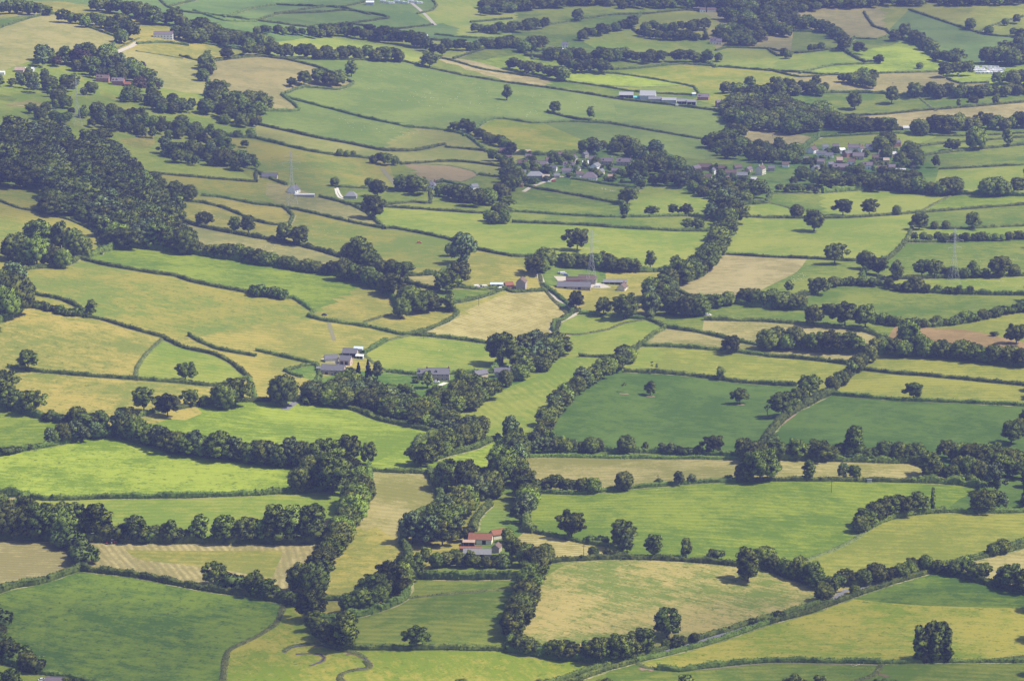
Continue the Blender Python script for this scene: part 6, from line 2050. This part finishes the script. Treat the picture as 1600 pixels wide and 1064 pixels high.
# ================================================================= pylons, poles, troughs
M_STEEL = mat_plain('galvanised_steel', (.42, .43, .45), .5, .5)
def pylon(px, py, hpx, label):
    w = ground1(px, py); h = hpx / scale_at(w) / cp; e = link('pylon', None, None, tuple(w), R(20)); tag(e, label, 'pylon', 'electricity pylons')
    r = h * .0014
    def wdt(z): return h * (.095 - .085 * min(1, z / .62) ** .8) if z < .62 else h * .013
    tb = []; lv = [0, .14, .27, .38, .47, .55, .62, .70, .78, .86, .95, 1.0]
    cn = lambda z: [(sx * wdt(z), sy * wdt(z), z * h) for sx, sy in ((-1, -1), (1, -1), (1, 1), (-1, 1))]
    for i in range(4):
        tb.append(tube([cn(z)[i] for z in lv], [r] * len(lv), 4))
    legs = join_tubes(tb); link('legs', np_mesh('legs', legs[0], None, legs[1], M_STEEL), e); tb = []
    for a, b in zip(lv[:-1], lv[1:]):
        A, B = cn(a), cn(b)
        for i in range(4): tb.append(tube([A[i], B[(i + 1) % 4]], [r * .6] * 2, 4)); tb.append(tube([A[(i + 1) % 4], B[i]], [r * .6] * 2, 4))
    m_ = join_tubes(tb); link('bracing', np_mesh('bracing', m_[0], None, m_[1], M_STEEL), e)
    for z, l_ in ((.66, .13), (.78, .17), (.90, .12)):
        tb = []
        for s in (-1, 1):
            tb.append(tube([(0, 0, z * h), (s * l_ * h, 0, z * h)], [r * .8] * 2, 4)); tb.append(tube([(0, 0, (z + .05) * h), (s * l_ * h, 0, z * h)], [r * .7] * 2, 4)); tb.append(tube([(s * l_ * h, 0, z * h), (s * l_ * h, 0, (z - .035) * h)], [r * .9] * 2, 4))
        m_ = join_tubes(tb); link('cross_arm', np_mesh('cross_arm', m_[0], None, m_[1], M_STEEL), e)
pylon(1490, 444, 86, 'tall lattice pylon standing in the right sheep field'); pylon(924, 444, 84, 'lattice pylon behind the yard farm'); pylon(456, 319, 82, 'lattice pylon beside the white bungalow'); pylon(121, 196, 70, 'lattice pylon rising from the hill trees')
def pole(px, py, hpx, label):
    w = ground1(px, py); h = hpx / scale_at(w) / cp; e = link('power_pole', None, None, tuple(w)); tag(e, label, 'pole', 'wooden power poles')
    V, Q = tube([(0, 0, -.5), (0, 0, h)], [.16, .12], 6); link('post', np_mesh('post', V, None, Q, M_BARK), e)
    boxes('crossbar', [(-1.1, 1.1, -.08, .08, h - .6, h - .4)], M_BARK, e)
    boxes('insulator', [(x - .07, x + .07, -.07, .07, h - .4, h - .1) for x in (-1, 0, 1)], MW['white'], e)
for a in [(66, 1046, 22, 'power pole at the bottom left paddock'), (912, 868, 17, 'power pole in the pale stubble strip'), (1299, 770, 20, 'power pole in the bright cattle field'), (1028, 756, 14, 'power pole on the tan strip hedge'), (1018, 499, 18, 'power pole at the belt edge'), (748, 478, 13, 'power pole by the bright straw field'), (662, 529, 12, 'power pole at the lower end of the straw field'), (1207, 214, 10, 'far power pole in the straw field'), (1395, 139, 10, 'far power pole in the striped field')]: pole(*a)
w = ground1(1358, 753); e = link('field_shelter', None, None, tuple(w), R(8)); tag(e, 'grey gate shelter in the gap of the cattle field hedge', 'shelter')
boxes('wall', [(-1.5, 1.5, -1, 1, -.3, 1.9)], MW['grey'], e); boxes('roof', [(-1.7, 1.7, -1.2, 1.2, 1.92, 2.05)], MR_['grey'], e)

# ================================================================= animals
M_WOOL = mat_plain('wool', (.80, .78, .72)); M_COWB = mat_plain('black_hide', (.025, .022, .02)); M_COWW = mat_plain('white_hide', (.72, .68, .60)); M_COWR = mat_plain('brown_hide', (.20, .10, .05)); M_COWT = mat_plain('tan_hide', (.42, .33, .2))
def animal_mesh(name, sc, belly, mat, grazing):
    """one skinned body: trunk, neck, head and four jointed legs"""
    bm = bmesh.new(); ly = bm.verts.layers.skin.verify()
    def v(p, r): x = bm.verts.new([a * sc for a in p]); x[ly].radius = (r * sc, r * sc); return x
    hip = v((-.55, 0, .95), .27 * belly); mid = v((0, 0, .92), .31 * belly); sh = v((.5, 0, .97), .27 * belly)
    bm.edges.new((hip, mid)); bm.edges.new((mid, sh))
    nk = v((.78, 0, .95 if grazing else 1.2), .15); hd = v((1.0, 0, .45 if grazing else 1.35), .13); mz = v((1.12, 0, .18 if grazing else 1.25), .08)
    bm.edges.new((sh, nk)); bm.edges.new((nk, hd)); bm.edges.new((hd, mz))
    for s in (-1, 1):
        a = v((.5, s * .17, .6), .10); b = v((.52, s * .17, .32), .06); c = v((.5, s * .17, .02), .055); bm.edges.new((sh, a)); bm.edges.new((a, b)); bm.edges.new((b, c))
        a = v((-.58, s * .17, .65), .12); b = v((-.68, s * .17, .36), .06); c = v((-.62, s * .17, .02), .055); bm.edges.new((hip, a)); bm.edges.new((a, b)); bm.edges.new((b, c))
        er = v((.98 if grazing else .93, s * .17, .55 if grazing else 1.45), .035); bm.edges.new((hd, er))
    t = v((-.80, 0, .9), .04); t2 = v((-.86, 0, .45), .03); bm.edges.new((hip, t)); bm.edges.new((t, t2))
    me0 = bpy.data.meshes.new('tmp'); bm.to_mesh(me0); bm.free()
    o = bpy.data.objects.new('tmp', me0); COL.objects.link(o); m = o.modifiers.new('s', 'SKIN'); m2 = o.modifiers.new('u', 'SUBSURF'); m2.levels = 1; m2.render_levels = 1
    dg = bpy.context.evaluated_depsgraph_get(); me = bpy.data.meshes.new_from_object(o.evaluated_get(dg)); bpy.data.objects.remove(o)
    me.name = name; me.materials.clear(); me.materials.append(mat); return me
SHEEP = [animal_mesh('sheep', .80, 1.4, M_WOOL, g) for g in (True, True, False)]
COW = {c: [animal_mesh('cow', 1.25, 1.05, m, g) for g in (True, False)] for c, m in (('black', M_COWB), ('white', M_COWW), ('brown', M_COWR), ('tan', M_COWT))}
def put(kind, x, y, mesh, label, cat, group):
    w = ground1(x, y); o = link(kind, mesh, None, (w[0], w[1], w[2] + .02), rr_.uniform(0, 6.28)); f = rr_.uniform(.95, 1.15); o.scale = (f, f, f); tag(o, label, cat, group)
SHEEPS = """
70|huge sheep pasture|550,103 700,108 760,125 860,150 940,165 930,180 850,170 800,178 640,165 590,160 575,140
14|line crossing the huge sheep pasture|640,152 720,155 720,157 640,154
44|lower sheep field|530,181 570,188 650,199 700,208 640,216 580,210 545,200 530,190
18|domed sheep hill|530,62 580,65 620,74 600,80 560,78 530,70
26|string in the village edge sheep field|924,292 950,297 964,298 963,301 950,299 924,294
20|sheep field beside straw wedge|1236,432 1250,426 1262,428 1258,440 1238,443
14|pylon sheep field|1500,405 1550,408 1590,402 1590,415 1535,415 1500,410
18|sheep strip below pylon|1500,438 1560,439 1598,440 1598,453 1540,450 1510,444
12|narrow tan strip above bright field|395,375 430,384 440,396 410,392 390,384
14|light strips by the hill wood|290,318 340,325 385,342 380,352 320,345 285,333
12|domed olive field|440,343 500,355 560,375 520,380 460,368
9|village green lower field edge|1000,328 1040,318 1060,325 1020,332
6|tan slope beside lane|300,84 318,84 318,89 300,88
10|narrow sheep strip|815,176 845,174 845,184 815,186
"""
n_sh = 0
for l in SHEEPS.strip().splitlines():
    n, nm, p = l.split('|'); P = P_(p); xs = [a[0] for a in P]; ys_ = [a[1] for a in P]; k = 0
    while k < int(n):
        x, y = rr_.uniform(min(xs), max(xs)), rr_.uniform(min(ys_), max(ys_))
        if in_poly(x, y, P): put('sheep', x, y, SHEEP[rr_.randrange(3)], 'white sheep grazing with its flock, %s' % nm, 'sheep', 'sheep: ' + nm); k += 1
COWS = """
white|brightest green cattle field|247,702 256,703 263,703.5 264,715
black|cow field above the dormer house|692,549 730,549 702,547.5 725,541.5 735,543
white|cow field above the dormer house|686,549.5 748,539 758,543 694,542
black|top of the bright green cattle field|1000,768 1034,766.5 1041,768 1065,765 1068,766.5 1071,765 1077,764.5 1110,762 1183,759
white|top of the bright green cattle field|1027,767
tan|top of the bright green cattle field|1043,763
black|top of the curved pale green field|1510,805
white|top of the curved pale green field|1522,802 1530,806
white|cow paddock at the bottom edge|1332,1043 1337,1042 1341,1041 1345,1040.5
black|cow paddock at the bottom edge|1349,1047 1353,1045 1358,1046 1360,1050 1344,1054 1330,1054 1322,1055.5 1317,1054.5
black|farmyard paddock|487,585 497,589
white|farmyard paddock|490,589
black|tan hillside at the left|375,113 380,109 387,114 395,118 398,124 378,117
brown|grey green sloping pasture|425,249 427,251 433,250 488,258.5 490,260 494,259
brown|tan horse field|779,412
black|far field below wood|1060,72 1065,73 1070,74 1074,72 1078,71 1068,75 1056,75 1083,70
black|far straw field|1184,204 1188,205 1192,206 1180,204
"""
for l in COWS.strip().splitlines():
    c, nm, p = l.split('|'); P = P_(p); big = sorted(P)
    for k, (x, y) in enumerate(big):
        horse = 'horse' in nm
        txt = ('%s %s in the %s' % (c, 'horse' if horse else 'cow', nm)) if len(big) == 1 else '%s from left of the %s cows in the %s' % (ordinal(k + 1), c, nm)
        if len(big) > 1: txt = '%s cow, %s from left, %s' % (c, ordinal(k + 1), nm)
        put('horse' if horse else 'cow', x, y, COW[c][rr_.randrange(2)], txt, 'horse' if horse else 'cow', 'cattle: ' + nm if not horse else None)
# ================================================================= drifting clouds overhead, their soft shade dims parts of the valley
def cloud(gx, gy, rx, ry, seed, label, turn=0, alt=1050.0):
    h = alt / math.tan(SUN_EL); cx_ = gx + math.sin(SUN_AZ) * h; cy_ = gy + math.cos(SUN_AZ) * h
    V0, T0 = ico(5); r = np.random.default_rng(seed); ph = r.random(8) * 6.3
    a = np.arctan2(V0[:, 1], V0[:, 0])
    d = 1 + .13 * np.sin(2 * a + ph[0]) + .10 * np.sin(3 * a + ph[1]) + .07 * np.sin(5 * a + ph[2]) + .05 * np.sin(V0[:, 0] * 9 + ph[3]) * np.sin(V0[:, 1] * 8 + ph[4]) + .04 * np.sin(V0[:, 0] * 17 + ph[5]) * np.sin(V0[:, 1] * 19 + ph[6])
    P = V0 * d[:, None] * (rx, ry, 1)
    top = 45 * (1 + .6 * np.sin(V0[:, 0] * 7 + ph[6]) * np.sin(V0[:, 1] * 6 + ph[7])); P[:, 2] = np.where(V0[:, 2] > 0, V0[:, 2] * top * 1.6, V0[:, 2] * 14)
    m = M_CLOUD
    o = link('cloud', np_mesh('cloud', P, T0, None, m, True), None, (cx_, cy_, alt), R(turn)); tag(o, label, 'cloud', 'summer clouds')
M_CLOUD = bpy.data.materials.new('cloud'); M_CLOUD.use_nodes = True
_n = M_CLOUD.node_tree.nodes; _l = M_CLOUD.node_tree.links; _n.clear()
_t = _n.new('ShaderNodeBsdfTransparent'); _d = _n.new('ShaderNodeBsdfDiffuse'); _d.inputs['Color'].default_value = (.9, .9, .92, 1)
_tl = _n.new('ShaderNodeBsdfTranslucent'); _tl.inputs['Color'].default_value = (.9, .9, .92, 1); _ad = _n.new('ShaderNodeMixShader'); _l.new(_d.outputs[0], _ad.inputs[1]); _l.new(_tl.outputs[0], _ad.inputs[2])
_geo = _n.new('ShaderNodeNewGeometry'); _ns = _n.new('ShaderNodeTexNoise'); _ns.inputs['Scale'].default_value = 1 / 130; _ns.inputs['Detail'].default_value = 4; _l.new(_geo.outputs['Position'], _ns.inputs['Vector'])
_mr = _n.new('ShaderNodeMapRange'); _mr.inputs['From Min'].default_value = .35; _mr.inputs['From Max'].default_value = .62; _mr.inputs['To Min'].default_value = .08; _mr.inputs['To Max'].default_value = .26; _l.new(_ns.outputs['Fac'], _mr.inputs['Value'])
_mx = _n.new('ShaderNodeMixShader'); _l.new(_mr.outputs[0], _mx.inputs[0]); _l.new(_t.outputs[0], _mx.inputs[1]); _l.new(_ad.outputs[0], _mx.inputs[2])
_o = _n.new('ShaderNodeOutputMaterial'); _l.new(_mx.outputs[0], _o.inputs[0])
def gpt(px, py): w = ground1(px, py); return w[0], w[1]
for (px, py, rx, ry, seed, turn, lb) in [
    (200, 1010, 180, 85, 3, 8, 'broad thin summer cloud over the near left fields'), (1450, 1010, 170, 100, 5, -6, 'thin summer cloud over the near right meadow'),
    (60, 240, 240, 330, 11, 0, 'long thin cloud over the wooded hill'),
    (1000, 250, 330, 200, 14, 10, 'thin cloud over the middle village'), (900, 30, 520, 300, 17, 0, 'wide thin cloud over the farthest hills')]:
    gx, gy = gpt(px, py); cloud(gx, gy, rx, ry, seed, lb, turn)
# ================================================================= haze
def haze_box():
    x0, x1, y0, y1, z0, z1 = -12500, 12500, -2500, 20500, -30, CAM_H + 30
    V = [(x, y, z) for z in (z0, z1) for y in (y0, y1) for x in (x0, x1)]
    Q = [(0, 2, 3, 1), (4, 5, 7, 6), (0, 1, 5, 4), (2, 6, 7, 3), (0, 4, 6, 2), (1, 3, 7, 5)]
    m = bpy.data.materials.new('haze'); m.use_nodes = True; n = m.node_tree.nodes; n.clear()
    v = n.new('ShaderNodeVolumePrincipled'); v.inputs['Density'].default_value = HAZE_DENSITY; v.inputs['Color'].default_value = (*HAZE_COLOR, 1)
    v.inputs['Anisotropy'].default_value = 0.0
    o = n.new('ShaderNodeOutputMaterial'); m.node_tree.links.new(v.outputs[0], o.inputs['Volume'])
    ob = link('haze', np_mesh('haze', V, None, Q, m)); tag(ob, 'pale blue summer haze filling the valley air', kind='stuff')
haze_box()
